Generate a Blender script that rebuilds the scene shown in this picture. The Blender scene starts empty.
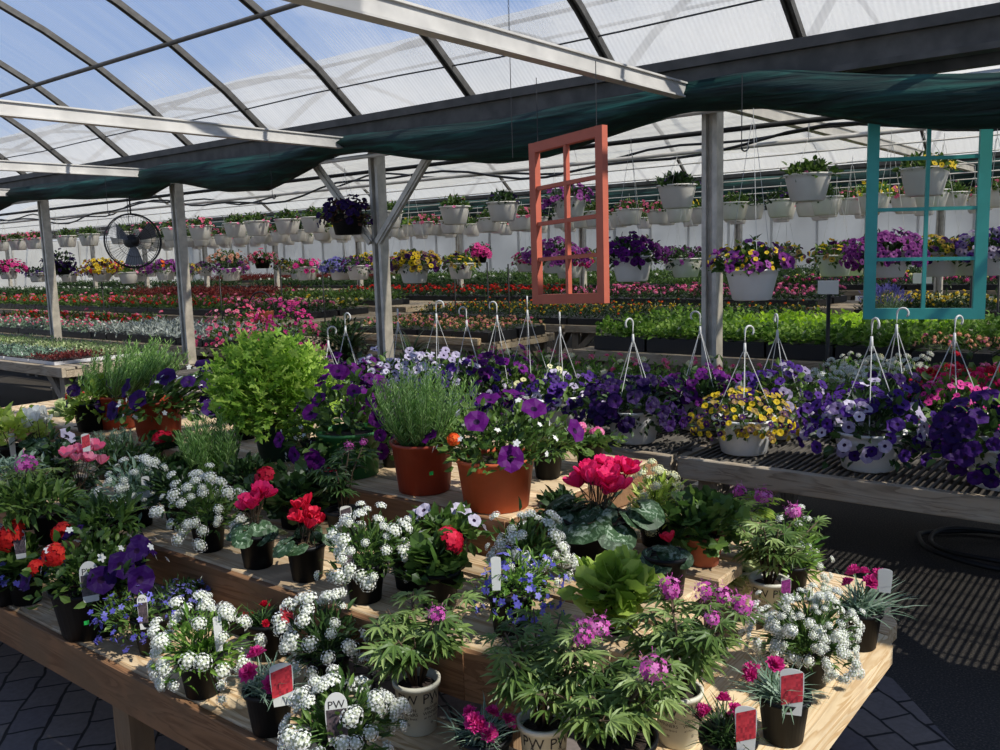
import bpy, math, random
import numpy as np
from mathutils import Vector, Matrix

PI = math.pi
C = bpy.context.scene.collection
random.seed(7)
rng = np.random.default_rng(7)

# ------------------------------------------------------------------ camera frame
F = 880.0
PITCH, ROLL, YAW, EYE = math.radians(7.9), math.radians(1.75), math.radians(38.6), 1.6
fw = Vector((-math.sin(YAW)*math.cos(PITCH), math.cos(YAW)*math.cos(PITCH), -math.sin(PITCH)))
_r0 = Vector((math.cos(YAW), math.sin(YAW), 0)); _u0 = _r0.cross(fw)
rt = _r0*math.cos(ROLL) - _u0*math.sin(ROLL)
up = _r0*math.sin(ROLL) + _u0*math.cos(ROLL)

def ray(x, y): return fw + rt*((x-500)/F) - up*((y-375)/F)
def at_z(x, y, z):
    d = ray(x, y); t = (z-EYE)/d.z
    return Vector((d.x*t, d.y*t, z)), t
def at_y(x, y, Y):
    d = ray(x, y); t = Y/d.y
    return Vector((d.x*t, Y, EYE+d.z*t)), t
def at_d(x, y, t):
    d = ray(x, y)
    return Vector((d.x*t, d.y*t, EYE+d.z*t))

cam = bpy.data.cameras.new('camera'); camo = bpy.data.objects.new('camera', cam); C.objects.link(camo)
cam.sensor_width = 36; cam.lens = F/1000*36; cam.clip_start = .05; cam.clip_end = 300
M = Matrix((rt, up, -fw)).transposed().to_4x4(); M.translation = Vector((0, 0, EYE)); camo.matrix_world = M
bpy.context.scene.camera = camo

# ------------------------------------------------------------------ object helpers
def tag(o, label=None, cat=None, group=None, kind=None):
    if label: o['label'] = label
    if cat: o['category'] = cat
    if group: o['group'] = group
    if kind: o['kind'] = kind
    return o
def empty(name, loc=(0, 0, 0), rz=0):
    o = bpy.data.objects.new(name, None); C.objects.link(o)
    o.location = loc; o.rotation_euler = (0, 0, rz); o.empty_display_size = .05
    return o
def copy_tree(o, parent=None):
    c = o.copy(); C.objects.link(c)
    if parent is not None: c.parent = parent
    for ch in list(o.children): copy_tree(ch, c)
    return c

class MB:
    """collects geometry as numpy blocks"""
    def __init__(s): s.v = []; s.lv = []; s.sz = []; s.mi = []; s.n = 0; s.sm = []
    def add(s, V, faces, mi=0, smooth=False):
        V = np.asarray(V, float)
        for k, f in enumerate(faces):
            s.lv.append(np.array(f)+s.n); s.sz.append(np.array([len(f)]))
            s.mi.append(np.array([mi if isinstance(mi, int) else mi[k]])); s.sm.append(np.array([smooth]))
        s.v.append(V); s.n += len(V)
    def inst(s, T, P, R, S):
        """T template (verts, faces, mats); P (N,3); R (N,3,3) columns = axes; S (N,) or (N,3)"""
        tv, tf, tm = T[:3]; N = len(P)
        if N == 0: return
        S = np.asarray(S, float)
        if S.ndim == 1: S = S[:, None].repeat(3, 1)
        V = np.einsum('nij,nkj->nki', R, tv[None]*S[:, None, :]) + P[:, None, :]
        k = len(tv); s.v.append(V.reshape(-1, 3))
        fl = np.concatenate([np.array(f) for f in tf]); szs = np.array([len(f) for f in tf])
        s.lv.append((fl[None]+(np.arange(N)*k)[:, None]).ravel()+s.n)
        s.sz.append(np.tile(szs, N)); s.mi.append(np.tile(np.array(tm), N))
        s.sm.append(np.zeros(N*len(tf), bool)); s.n += N*k
    def build(s, name, mats, parent=None, loc=None):
        me = bpy.data.meshes.new(name)
        if s.n:
            v = np.concatenate(s.v); lv = np.concatenate(s.lv).astype(np.int32); sz = np.concatenate(s.sz).astype(np.int32)
            me.vertices.add(len(v)); me.vertices.foreach_set('co', v.ravel())
            me.loops.add(len(lv)); me.loops.foreach_set('vertex_index', lv)
            st = np.concatenate([[0], np.cumsum(sz)[:-1]]).astype(np.int32)
            me.polygons.add(len(sz)); me.polygons.foreach_set('loop_start', st); me.polygons.foreach_set('loop_total', sz)
            me.polygons.foreach_set('material_index', np.concatenate(s.mi).astype(np.int32))
            me.polygons.foreach_set('use_smooth', np.concatenate(s.sm))
            me.update(calc_edges=True)
        for m in (mats if isinstance(mats, (list, tuple)) else [mats]): me.materials.append(m)
        return link(name, me, parent, loc)
    # ---- solids
    def box(s, x0, x1, y0, y1, z0, z1, mi=0, ch=0.0):
        if ch <= 0:
            V = [(x0,y0,z0),(x1,y0,z0),(x1,y1,z0),(x0,y1,z0),(x0,y0,z1),(x1,y0,z1),(x1,y1,z1),(x0,y1,z1)]
            s.add(V, [(0,3,2,1),(4,5,6,7),(0,1,5,4),(1,2,6,5),(2,3,7,6),(3,0,4,7)], mi); return
        # chamfered box: three nested rings
        V = []
        def ring(d, z): V.extend([(x0+d,y0+d,z),(x1-d,y0+d,z),(x1-d,y1-d,z),(x0+d,y1-d,z)])
        ring(ch, z0); ring(0, z0+ch); ring(0, z1-ch); ring(ch, z1)
        f = [(3,2,1,0),(12,13,14,15)]
        for r in range(3):
            for i in range(4):
                a = r*4+i; b = r*4+(i+1) % 4; f.append((a, b, b+4, a+4))
        s.add(V, f, mi)
    def obox(s, a, b, w, h, mi=0, upv=(0, 0, 1)):
        """beam from a to b, w sideways, h along up"""
        a = np.array(a, float); b = np.array(b, float); d = b-a; d /= np.linalg.norm(d)
        u = np.array(upv, float); sd = np.cross(d, u); sd /= np.linalg.norm(sd); u = np.cross(sd, d)
        V = [p+sd*i*w/2+u*j*h/2 for p in (a, b) for i, j in ((-1,-1),(1,-1),(1,1),(-1,1))]
        s.add(V, [(0,1,2,3),(7,6,5,4),(0,4,5,1),(1,5,6,2),(2,6,7,3),(3,7,4,0)], mi)
    def tube(s, pts, r, n=6, mi=0, cap=True):
        P = [np.array(p, float) for p in pts]; m = len(P); V = []
        rr = [r]*m if not isinstance(r, (list, tuple)) else r
        ref = np.array([0, 0, 1.0]); d0 = P[-1]-P[0]
        if abs(d0[2]) > .8*np.linalg.norm(d0): ref = np.array([1.0, 0, 0])
        for i in range(m):
            d = P[min(i+1, m-1)]-P[max(i-1, 0)]; d = d/(np.linalg.norm(d)+1e-9)
            u = ref-d*np.dot(ref, d); u /= (np.linalg.norm(u)+1e-9); w = np.cross(d, u)
            ref = u
            for k in range(n):
                a = 2*PI*k/n; V.append(P[i]+rr[i]*(math.cos(a)*u+math.sin(a)*w))
        f = [(i*n+k, i*n+(k+1) % n, (i+1)*n+(k+1) % n, (i+1)*n+k) for i in range(m-1) for k in range(n)]
        if cap: f += [tuple(range(n-1, -1, -1)), tuple((m-1)*n+k for k in range(n))]
        s.add(V, f, mi, smooth=n > 4)
    def lathe(s, prof, n=28, c=(0, 0, 0), mi=0, sx=1, sy=1):
        V = []; f = []
        for r, z in prof:
            for k in range(n):
                a = 2*PI*k/n; V.append((c[0]+r*math.cos(a)*sx, c[1]+r*math.sin(a)*sy, c[2]+z))
        for i in range(len(prof)-1):
            for k in range(n):
                f.append((i*n+k, i*n+(k+1) % n, (i+1)*n+(k+1) % n, (i+1)*n+k))
        f.append(tuple(range(n-1, -1, -1)))
        s.add(V, f, mi, smooth=True)
def link(name, me, parent=None, loc=None):
    o = bpy.data.objects.new(name, me); C.objects.link(o)
    if parent is not None: o.parent = parent
    if loc is not None: o.location = loc
    return o

# ------------------------------------------------------------------ materials
def srgb(c):
    if isinstance(c, str): c = tuple(int(c[i:i+2], 16)/255 for i in (0, 2, 4))
    return tuple(((x/12.92) if x <= .04045 else ((x+.055)/1.055)**2.4) for x in c)+(1,)
def newmat(name):
    m = bpy.data.materials.new(name); m.use_nodes = True; nt = m.node_tree; nt.nodes.clear()
    return m, nt, nt.nodes, nt.links
def ramp(nt, fac, cols):
    r = nt.nodes.new('ShaderNodeValToRGB'); e = r.color_ramp.elements
    while len(e) < len(cols): e.new(.5)
    for i, (p, c) in enumerate(cols): e[i].position = p; e[i].color = c if len(c) == 4 else srgb(c)
    nt.links.new(fac, r.inputs[0]); return r.outputs[0]
def rnd_mat(name, cols, rough=.5, trans=.35, spec=.4, gloss_var=False):
    """colour picked per leaf / petal, partly translucent"""
    m, nt, N, L = newmat(name)
    g = N.new('ShaderNodeNewGeometry')
    k = len(cols)
    col = ramp(nt, g.outputs['Random Per Island'], [((i+.0)/(max(k-1, 1)), srgb(c)) for i, c in enumerate(cols)]) if k > 1 else None
    p = N.new('ShaderNodeBsdfPrincipled'); p.inputs['Roughness'].default_value = rough
    p.inputs['Specular IOR Level'].default_value = spec
    if col: L.new(col, p.inputs['Base Color'])
    else: p.inputs['Base Color'].default_value = srgb(cols[0])
    out = N.new('ShaderNodeOutputMaterial')
    if trans > 0:
        t = N.new('ShaderNodeBsdfTranslucent')
        if col: L.new(col, t.inputs['Color'])
        else: t.inputs['Color'].default_value = srgb(cols[0])
        mx = N.new('ShaderNodeMixShader'); mx.inputs[0].default_value = trans
        L.new(p.outputs[0], mx.inputs[1]); L.new(t.outputs[0], mx.inputs[2]); L.new(mx.outputs[0], out.inputs[0])
    else: L.new(p.outputs[0], out.inputs[0])
    return m
def plain(name, col, rough=.5, metal=0, trans=0, spec=.5, noise=0, nscale=20, bump=0):
    m, nt, N, L = newmat(name)
    p = N.new('ShaderNodeBsdfPrincipled'); p.inputs['Roughness'].default_value = rough
    p.inputs['Metallic'].default_value = metal; p.inputs['Specular IOR Level'].default_value = spec
    c = srgb(col); p.inputs['Base Color'].default_value = c
    out = N.new('ShaderNodeOutputMaterial')
    src = None
    if noise or bump:
        tc = N.new('ShaderNodeTexCoord'); n = N.new('ShaderNodeTexNoise'); n.inputs['Scale'].default_value = nscale
        n.inputs['Detail'].default_value = 6; L.new(tc.outputs['Object'], n.inputs['Vector'])
        if noise:
            lo = tuple(x*(1-noise) for x in c[:3])+(1,); hi = tuple(min(1, x*(1+noise)) for x in c[:3])+(1,)
            src = ramp(nt, n.outputs[0], [(.35, lo), (.65, hi)]); L.new(src, p.inputs['Base Color'])
        if bump:
            b = N.new('ShaderNodeBump'); b.inputs['Strength'].default_value = bump; b.inputs['Distance'].default_value = .01
            L.new(n.outputs[0], b.inputs['Height']); L.new(b.outputs[0], p.inputs['Normal'])
    if trans:
        t = N.new('ShaderNodeBsdfTranslucent'); t.inputs['Color'].default_value = c
        if src: L.new(src, t.inputs['Color'])
        mx = N.new('ShaderNodeMixShader'); mx.inputs[0].default_value = trans
        L.new(p.outputs[0], mx.inputs[1]); L.new(t.outputs[0], mx.inputs[2]); L.new(mx.outputs[0], out.inputs[0])
    else: L.new(p.outputs[0], out.inputs[0])
    return m
def wood(name, c1, c2, c3, axis='X'):
    m, nt, N, L = newmat(name)
    tc = N.new('ShaderNodeTexCoord'); g = N.new('ShaderNodeNewGeometry')
    mp = N.new('ShaderNodeMapping'); mp.inputs['Scale'].default_value = (1.2, 16, 16) if axis == 'X' else ((16, 1.2, 16) if axis == 'Y' else (16, 16, 1.2))
    off = N.new('ShaderNodeCombineXYZ')
    mm = N.new('ShaderNodeMath'); mm.operation = 'MULTIPLY'; mm.inputs[1].default_value = 37
    L.new(g.outputs['Random Per Island'], mm.inputs[0])
    for i in range(3): L.new(mm.outputs[0], off.inputs[i])
    va = N.new('ShaderNodeVectorMath'); va.operation = 'ADD'
    L.new(tc.outputs['Object'], va.inputs[0]); L.new(off.outputs[0], va.inputs[1]); L.new(va.outputs[0], mp.inputs['Vector'])
    n = N.new('ShaderNodeTexNoise'); n.inputs['Scale'].default_value = 1; n.inputs['Detail'].default_value = 5; n.inputs['Distortion'].default_value = 1.2
    L.new(mp.outputs[0], n.inputs['Vector'])
    w = N.new('ShaderNodeMath'); w.operation = 'MULTIPLY'; w.inputs[1].default_value = 7; L.new(n.outputs[0], w.inputs[0])
    fr = N.new('ShaderNodeMath'); fr.operation = 'FRACT'; L.new(w.outputs[0], fr.inputs[0])
    grain = ramp(nt, fr.outputs[0], [(0, srgb(c2)), (.5, srgb(c1)), (.9, srgb(c1)), (1, srgb(c2))])
    n2 = N.new('ShaderNodeTexNoise'); n2.inputs['Scale'].default_value = 5; n2.inputs['Detail'].default_value = 4; L.new(va.outputs[0], n2.inputs['Vector'])
    f2 = ramp(nt, n2.outputs[0], [(.45, (0, 0, 0, 1)), (.7, (1, 1, 1, 1))])
    mx = N.new('ShaderNodeMixRGB'); L.new(f2, mx.inputs[0]); L.new(grain, mx.inputs[1]); mx.inputs[2].default_value = srgb(c3)
    # tone per board
    hs = N.new('ShaderNodeHueSaturation'); L.new(mx.outputs[0], hs.inputs['Color'])
    vv = N.new('ShaderNodeMapRange'); vv.inputs[3].default_value = .82; vv.inputs[4].default_value = 1.12
    L.new(g.outputs['Random Per Island'], vv.inputs[0]); L.new(vv.outputs[0], hs.inputs['Value'])
    p = N.new('ShaderNodeBsdfPrincipled'); p.inputs['Roughness'].default_value = .75; p.inputs['Specular IOR Level'].default_value = .25
    L.new(hs.outputs[0], p.inputs['Base Color'])
    b = N.new('ShaderNodeBump'); b.inputs['Strength'].default_value = .35; b.inputs['Distance'].default_value = .004
    L.new(fr.outputs[0], b.inputs['Height']); L.new(b.outputs[0], p.inputs['Normal'])
    out = N.new('ShaderNodeOutputMaterial'); L.new(p.outputs[0], out.inputs[0]); return m

MT = dict(
    wood_x=wood('pale_wood_along', 'd9c09a', 'b08d62', 'a08a6c', 'X'), wood_y=wood('pale_wood_across', 'e6cfa6', 'c29c6a', 'cdb088', 'Y'),
    wood_z=wood('leg_wood', '8f7355', '6a5038', '7a644c', 'Z'), fascia=wood('fascia_wood', '8a6546', '6d4c32', '755a40', 'X'),
    old_x=wood('grey_wood', 'a3937b', '7d6e5a', 'ab9f8a', 'X'), old_z=wood('grey_wood_upright', '8d8272', '6c6254', '7a7060', 'Z'), old_y=wood('grey_wood_slat', '5f5a52', '403c38', '6f695f', 'Y'),
    black_pot=plain('black_plastic', '0f1011', .5, noise=.1, spec=.2), dark_green_pot=plain('dark_green_plastic', '1f4034', .45, noise=.15),
    green_pot=plain('green_plastic', '2f6a35', .45), orange_pot=plain('terracotta_plastic', 'd86a3e', .5, trans=.25, noise=.12, nscale=9),
    brick_pot=plain('brick_plastic', 'a43f24', .5, trans=.12, noise=.12, nscale=9), clay=plain('clay', 'a55b3d', .8, noise=.15),
    white_pot=plain('white_plastic', 'f6f4ee', .4, trans=.15, noise=.05, nscale=6), cream_pot=plain('cream_printed_plastic', 'c9c5b2', .5, noise=.12, nscale=7),
    soil=plain('potting_soil', '2a1d14', .95, noise=.5, nscale=120, bump=.8), ink=plain('dark_ink', '2a2622', .7),
    tagw=plain('white_tag_plastic', 'dcdcd4', .4, trans=.25), red_print=rnd_mat('red_flower_print', ['a82430', 'c83a42', '86202a'], .4, 0),
    dark_print=rnd_mat('dark_picture_print', ['3a3234', '5a4c50', '282628'], .4, 0), purple_print=rnd_mat('purple_picture_print', ['8a2a80', 'b04a9a', '4a2a4a'], .4, 0),
    sticker=plain('green_sticker', '2fd05a', .5), wire=plain('white_wire_plastic', 'd0d0ca', .4, trans=.2), steel=plain('galvanised_steel', 'c2bbad', .5, .25, noise=.18, nscale=12),
    dsteel=plain('dull_steel', '57534d', .6, .3, noise=.25, nscale=8), alu=plain('painted_beam', 'c9c5bd', .5, .25, noise=.12, nscale=6),
    rib=plain('dark_roof_rib', '5b5853', .55, .4, noise=.2), black=plain('black_steel', '17181a', .5), hose=plain('black_rubber_hose', '191a1c', .5),
    coral=plain('coral_paint', 'b55c44', .55, noise=.06, nscale=14), teal=plain('teal_paint', '42aba2', .5, noise=.06, nscale=14),
    sign=plain('white_sign_card', 'f6f4ec', .6), tray=plain('black_tray', '16171a', .45), wtray=plain('white_tray', 'c8c6c4', .5),
    fan_blade=plain('fan_blade_grey', '7d7f82', .5, .3), stem=plain('green_stem', '4c6a30', .6), dstem=plain('brown_stem', '4a3a26', .7),
)
LEAF = dict(
    cleo=rnd_mat('leaf_cleome', ['3c5424', '587436', '7c9450', '98ac68'], .45, .35), mid=rnd_mat('leaf_mid_green', ['2c4419', '47662a', '6f8a3e'], .45, .35), dark=rnd_mat('leaf_dark_green', ['1c2e16', '2e4722', '476432'], .4, .3),
    lime=rnd_mat('leaf_lime', ['6f8f2e', '93b044', 'b8cc66'], .45, .45), bright=rnd_mat('leaf_bright_green', ['456c24', '668f33', '93b452'], .45, .42),
    grey=rnd_mat('leaf_grey_green', ['5d7a62', '7f9a80', '9fb29a'], .55, .25), rosemary=rnd_mat('leaf_rosemary', ['5e8a3e', '8cb45c', 'bcd690'], .5, .45),
    yel=rnd_mat('leaf_yellow_green', ['8fa83a', 'b8cc58', 'd8e284'], .45, .4), silver=rnd_mat('leaf_silver', ['6f7a74', '98a29c', 'bcc4be'], .6, .2),
    var=rnd_mat('leaf_variegated', ['5c7d3a', 'a8b878', 'dedfb0'], .5, .35), bronze=rnd_mat('leaf_bronze', ['3c2a20', '5c3c2c', '4a4a2c'], .5, .3),
    maroon=rnd_mat('leaf_maroon', ['4a1a1c', '6c2424', '7c3a2c'], .5, .3), citro=rnd_mat('leaf_citronella', ['5c842a', '82aa38', 'a8c850', 'c0d868'], .5, .45), hot=rnd_mat('leaf_fresh_lime', ['9cc628', 'b8e03a', 'd0ee60'], .5, .5),
)
def cyc_leaf(name, c1, c2):
    m, nt, N, L = newmat(name); tc = N.new('ShaderNodeTexCoord'); n = N.new('ShaderNodeTexNoise'); n.inputs['Scale'].default_value = 48; n.inputs['Detail'].default_value = 3; n.inputs['Distortion'].default_value = 1.5
    L.new(tc.outputs['Object'], n.inputs['Vector']); c = ramp(nt, n.outputs[0], [(.42, srgb(c1)), (.5, srgb(c1)), (.62, srgb(c2))])
    p = N.new('ShaderNodeBsdfPrincipled'); p.inputs['Roughness'].default_value = .5; p.inputs['Specular IOR Level'].default_value = .25; L.new(c, p.inputs['Base Color']); t = N.new('ShaderNodeBsdfTranslucent'); L.new(c, t.inputs[0])
    mx = N.new('ShaderNodeMixShader'); mx.inputs[0].default_value = .2; L.new(p.outputs[0], mx.inputs[1]); L.new(t.outputs[0], mx.inputs[2]); o = N.new('ShaderNodeOutputMaterial'); L.new(mx.outputs[0], o.inputs[0]); return m
LEAF['cyc_edge'] = cyc_leaf('cyclamen_leaf_edge', '2a4226', '5d7458'); LEAF['cyc_mid'] = cyc_leaf('cyclamen_leaf_middle', '3a5636', '9aab94')
def pet(n, cols, trans=.35): return rnd_mat(n, cols, .6, trans, .2)
PET = dict(
    purple=pet('petal_purple', ['1e083c', '2e0c52', '441868']), violet=pet('petal_violet', ['3e0848', '580c66', '741a80']), dpurple=pet('petal_dark_purple', ['1c0a38', '2a124a', '441e62']),
    magenta=pet('petal_magenta', ['c0287c', 'd83a8c', 'e85aa4']), pink=pet('petal_pink', ['d84a8c', 'e878a8', 'f0a0c0']), hotpink=pet('petal_hot_pink', ['c8104c', 'dc1c60', 'ee3a7c']),
    red=pet('petal_red', ['b8181c', 'd82824', 'ee4030']), crimson=pet('petal_crimson', ['a80c28', 'cc1838', 'e03050']), white=pet('petal_white', ['dedfd4', 'f0f0e8', 'fafaf4'], .3),
    lilac=pet('petal_lilac', ['a89cb8', 'c4bcd0', 'dcd6e4']), blue=pet('petal_blue', ['5450ae', '706cc8', '9c98e0']), yellow=pet('petal_yellow', ['d0a818', 'e8c830', 'f4dc50']),
    orange=pet('petal_orange', ['e04818', 'f06028', 'f48034']), peach=pet('petal_peach', ['e09070', 'f0b090', 'f4c8b0']), cream=pet('petal_cream', ['e6e0a0', 'f0ecb8', 'f8f4d0']),
    dark_eye=pet('flower_throat_dark', ['1c0c28', '30183c'], .1), yel_eye=pet('flower_eye_yellow', ['b8a030', 'd0b840'], .1), white_eye=pet('flower_eye_white', ['e8e0ec'], .2), green_eye=pet('flower_eye_green', ['a8b850'], .2),
    mag_purple=pet('petal_red_purple', ['6c2070', '8a3a8c', 'b066b0']), rosepink=pet('petal_rose', ['e04070', 'ee6a90', 'f8a8bc']),
    mixpw=pet('petal_purple_white', ['2c1058', '48207c', '5c348c', '3a1868', 'dcd2e2', '442070']), mixyp=pet('petal_yellow_purple', ['d8b820', 'e8cc30', '46185a', '341248', 'd8b82c', '4e2064']),
    aly_core=pet('alyssum_centre', ['aeb498', 'c6cab2'], .2), cleome=pet('petal_cleome', ['b43c98', 'd25cb0', 'e48cc8']), lav=pet('petal_lavender', ['5c5aa0', '7874b8', '8c88c4']),
)

# ------------------------------------------------------------------ templates
def T(v, f, m=None): return (np.array(v, float), f, m or [0]*len(f))
def t_leaf(W=.35, bend=.25, fold=.06):
    h = W/2
    v = [(0,0,0), (.32,-h,fold), (.32,0,0), (.32,h,fold), (.7,-h*.75,fold-bend*.4), (.7,0,-bend*.45), (.7,h*.75,fold-bend*.4), (1,0,-bend)]
    return T(v, [(0,1,2),(0,2,3),(1,4,5,2),(2,5,6,3),(4,7,5),(5,7,6)])
def t_simple(W=.4, bend=.2):
    return T([(0,0,0),(.45,-W/2,.03),(1,0,-bend),(.45,W/2,.03)], [(0,1,2,3)])
def t_needle(W=.16): return T([(0,-W/3,0),(.5,-W/2,.05),(1,0,0),(.5,W/2,.05)], [(0,1,2,3)])
def t_blade(W=.06, bend=.6, n=5):
    v = []; f = []
    for i in range(n+1):
        t = i/n; w = W*(1-t**2)*.5+.001; x = t*(1-.25*bend*t); z = -bend*t*t
        v += [(x,-w,z),(x,w,z)]
    for i in range(n): f.append((2*i, 2*i+2, 2*i+3, 2*i+1))
    return T(v, f)
def t_round(lobes=0, depth=.12, n=14, cup=.12, notch=True):
    v = [(.42, 0, -cup)]; f = []
    for i in range(n):
        a = PI+2*PI*i/n
        r = .5*(1+(depth*math.cos(lobes*a) if lobes else 0))
        if notch and i == 0: r = .12
        v.append((.5+r*math.cos(a), r*math.sin(a)*1.02, .03*math.cos(3*a)))
    for i in range(n): f.append((0, 1+i, 1+(i+1) % n))
    return T(v, f)
def t_cyclamen_leaf():
    # heart-shaped leaf, dark edge + silver middle as two materials
    n = 14; v = [(.35, 0, -.06)]; f = []; m = []
    def ring(s, dz):
        for i in range(n):
            a = PI+2*PI*i/n; r = .5*s*(1+.12*math.cos(a))
            if i == 0: r = .16*s
            v.append((.5+r*math.cos(a)-(1-s)*.05, r*1.15*math.sin(a), dz+.03*s*math.cos(4*a)))
    ring(.6, -.02); ring(1, -.09)
    for i in range(n):
        f.append((0, 1+i, 1+(i+1) % n)); m.append(1)
        f.append((1+i, 1+n+i, 1+n+(i+1) % n, 1+(i+1) % n)); m.append(0)
    return T(v, f, m)
def t_palmate(k=7, W=.3):
    V = []; Fc = []; lf = t_leaf(W, .22)
    for j in range(k):
        a = (j-(k-1)/2)*(2.4*PI/2/k)*1.05; s = 1-.28*abs(j-(k-1)/2)/((k-1)/2)
        ca, sa = math.cos(a), math.sin(a); b = len(V)
        for x, y, z in lf[0]: V.append((s*(x*ca-y*sa), s*(x*sa+y*ca), s*z))
        Fc += [tuple(i+b for i in q) for q in lf[1]]
    # share the first vertex so the leaf is one island
    idx = {b: 0 for b in range(0, len(V), 8)}
    Fc = [tuple(0 if i % 8 == 0 else i for i in q) for q in Fc]
    return T(V, Fc)
def t_lobed():
    n = 15; v = [(.45, 0, -.06)]; f = []
    for i in range(n):
        a = PI+2*PI*i/n; r = .6 if i % 3 == 0 else (.26 if i % 3 == 1 else .38)
        if i == 0: r = .4
        v.append((.5+r*math.cos(a), r*math.sin(a), .05*math.sin(5*a)-.05))
    for i in range(n): f.append((0, 1+i, 1+(i+1) % n))
    return T(v, f)
def t_petunia(n=10, throat=.26, wav=.1):
    v = [(0,0,-.35)]; f = []; m = []
    for r, z, w in ((throat,-.12,0),(.62,.0,.4),(1,.02,1)):
        for i in range(n):
            a = 2*PI*i/n; rr = r*(1-(.08*w if i % 2 else 0)); v.append((rr*math.cos(a), rr*math.sin(a), z+w*wav*(1 if i % 2 else -1)))
    for i in range(n):
        j = (i+1) % n
        f.append((0,1+i,1+j)); m.append(1)
        f.append((1+i,1+n+i,1+n+j,1+j)); m.append(0)
        f.append((1+n+i,1+2*n+i,1+2*n+j,1+n+j)); m.append(0)
    return T(v, f, m)
def t_five(pw=.45):
    v = [(0,0,-.05)]; f = []; m = []
    for i in range(5):
        a = 2*PI*i/5; ca, sa = math.cos(a), math.sin(a); b = len(v)
        for x, y, z in ((.5,-pw*.8,.03),(1,-pw*.45,-.02),(1,pw*.45,-.02),(.5,pw*.8,.03)): v.append((x*ca-y*sa, x*sa+y*ca, z))
        f += [(0,b,b+1,b+2,b+3)]; m += [0]
    return T(v, f, m)
def t_cluster(k=22, fs=.34, dome=.8, fl=None, seed=1):
    r = np.random.default_rng(seed); V = []; Fc = []; Mi = []
    base = fl or T([(1,0,0),(.35,.35,.12),(0,1,0),(-.35,.35,.12),(-1,0,0),(-.35,-.35,.12),(0,-1,0),(.35,-.35,.12)], [(0,1,7),(1,2,3),(3,4,5),(5,6,7),(1,3,5,7)], [0,0,0,0,0])
    for j in range(k):
        z = 1-(j+.5)/k*1.15; a = j*2.399; q = math.sqrt(max(0, 1-z*z))
        n = np.array([q*math.cos(a), q*math.sin(a), z]); p = n*np.array([1, 1, dome])*(.9+.2*r.random())
        R = frames_n(n[None], r)[0]; b = len(V)
        for q3 in base[0]: V.append(p+R@(q3*fs))
        Fc += [tuple(i+b for i in q4) for q4 in base[1]]; Mi += list(base[2])
    return T(V, Fc, Mi)
def t_dianthus(seed=3):
    r = np.random.default_rng(seed); V = []; Fc = []
    for l in range(5):
        n = 18; b = len(V); V.append((0,0,-.25+l*.06)); rad = 1-.16*l
        for i in range(n):
            a = 2*PI*i/n+l; rr = rad*(1 if i % 2 else .78)*(.9+.2*r.random()); V.append((rr*math.cos(a), rr*math.sin(a), l*.16+.1*r.standard_normal()))
        Fc += [(b, b+1+i, b+1+(i+1) % n) for i in range(n)]
    return T(V, Fc)
def t_cyclamen_flower(seed=4):
    r = np.random.default_rng(seed); V = []; Fc = []
    for k in range(6):
        a = 2*PI*k/6+.3*r.random(); b = len(V); ca, sa = math.cos(a), math.sin(a)
        rows = [(.05,.0,.12),(.28,.3,.38),(.58,.68,.56),(.82,1.02,.5),(.95,1.25,.2)]
        for x, z, w in rows:
            for s in (-1, 0, 1):
                y = s*w; xx = x+(-.08 if s == 0 else .04); V.append((xx*ca-y*sa, xx*sa+y*ca, z))
        for i in range(4):
            for j in range(2): q = b+i*3+j; Fc.append((q, q+3, q+4, q+1))
    return T(V, Fc)
def t_cleome(seed=5):
    r = np.random.default_rng(seed); V = []; Fc = []; fv = t_five(.42)
    for k in range(24):
        z = 1-(k+.5)/24*1.7; a = k*2.399; q = math.sqrt(max(.02, 1-z*z)); n = np.array([q*math.cos(a), q*math.sin(a), z+.15])
        p = n*np.array([1, 1, .85])*r.uniform(.6, 1.25); Rm = frames_n(n[None], r)[0]; b = len(V)
        for w in fv[0]: V.append(p+Rm@(w*.30*r.uniform(.9, 1.2)))
        Fc += [tuple(i+b for i in f) for f in fv[1]]
        b = len(V); d = n/np.linalg.norm(n); s_ = np.cross(d, [0, 0, 1.0]); s_ /= np.linalg.norm(s_)+1e-6
        V += [p, p+d*.55+s_*.03, p+d*.6-s_*.03]; Fc.append((b, b+1, b+2))
    return T(V, Fc)
def frames_n(n, r=rng):
    """local z = n, random spin"""
    n = n/np.linalg.norm(n, axis=1, keepdims=True)
    a = r.standard_normal(n.shape); x = np.cross(a, n); x /= np.linalg.norm(x, axis=1, keepdims=True)
    y = np.cross(n, x); return np.stack([x, y, n], 2)
def frames_d(d, r=rng, roll=.5):
    """local x = d (leaf direction), z roughly up"""
    d = d/np.linalg.norm(d, axis=1, keepdims=True)
    u = np.array([0, 0, 1.0])[None]+r.standard_normal(d.shape)*roll
    y = np.cross(u, d); y /= np.linalg.norm(y, axis=1, keepdims=True)+1e-9
    z = np.cross(d, y); return np.stack([d, y, z], 2)

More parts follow.
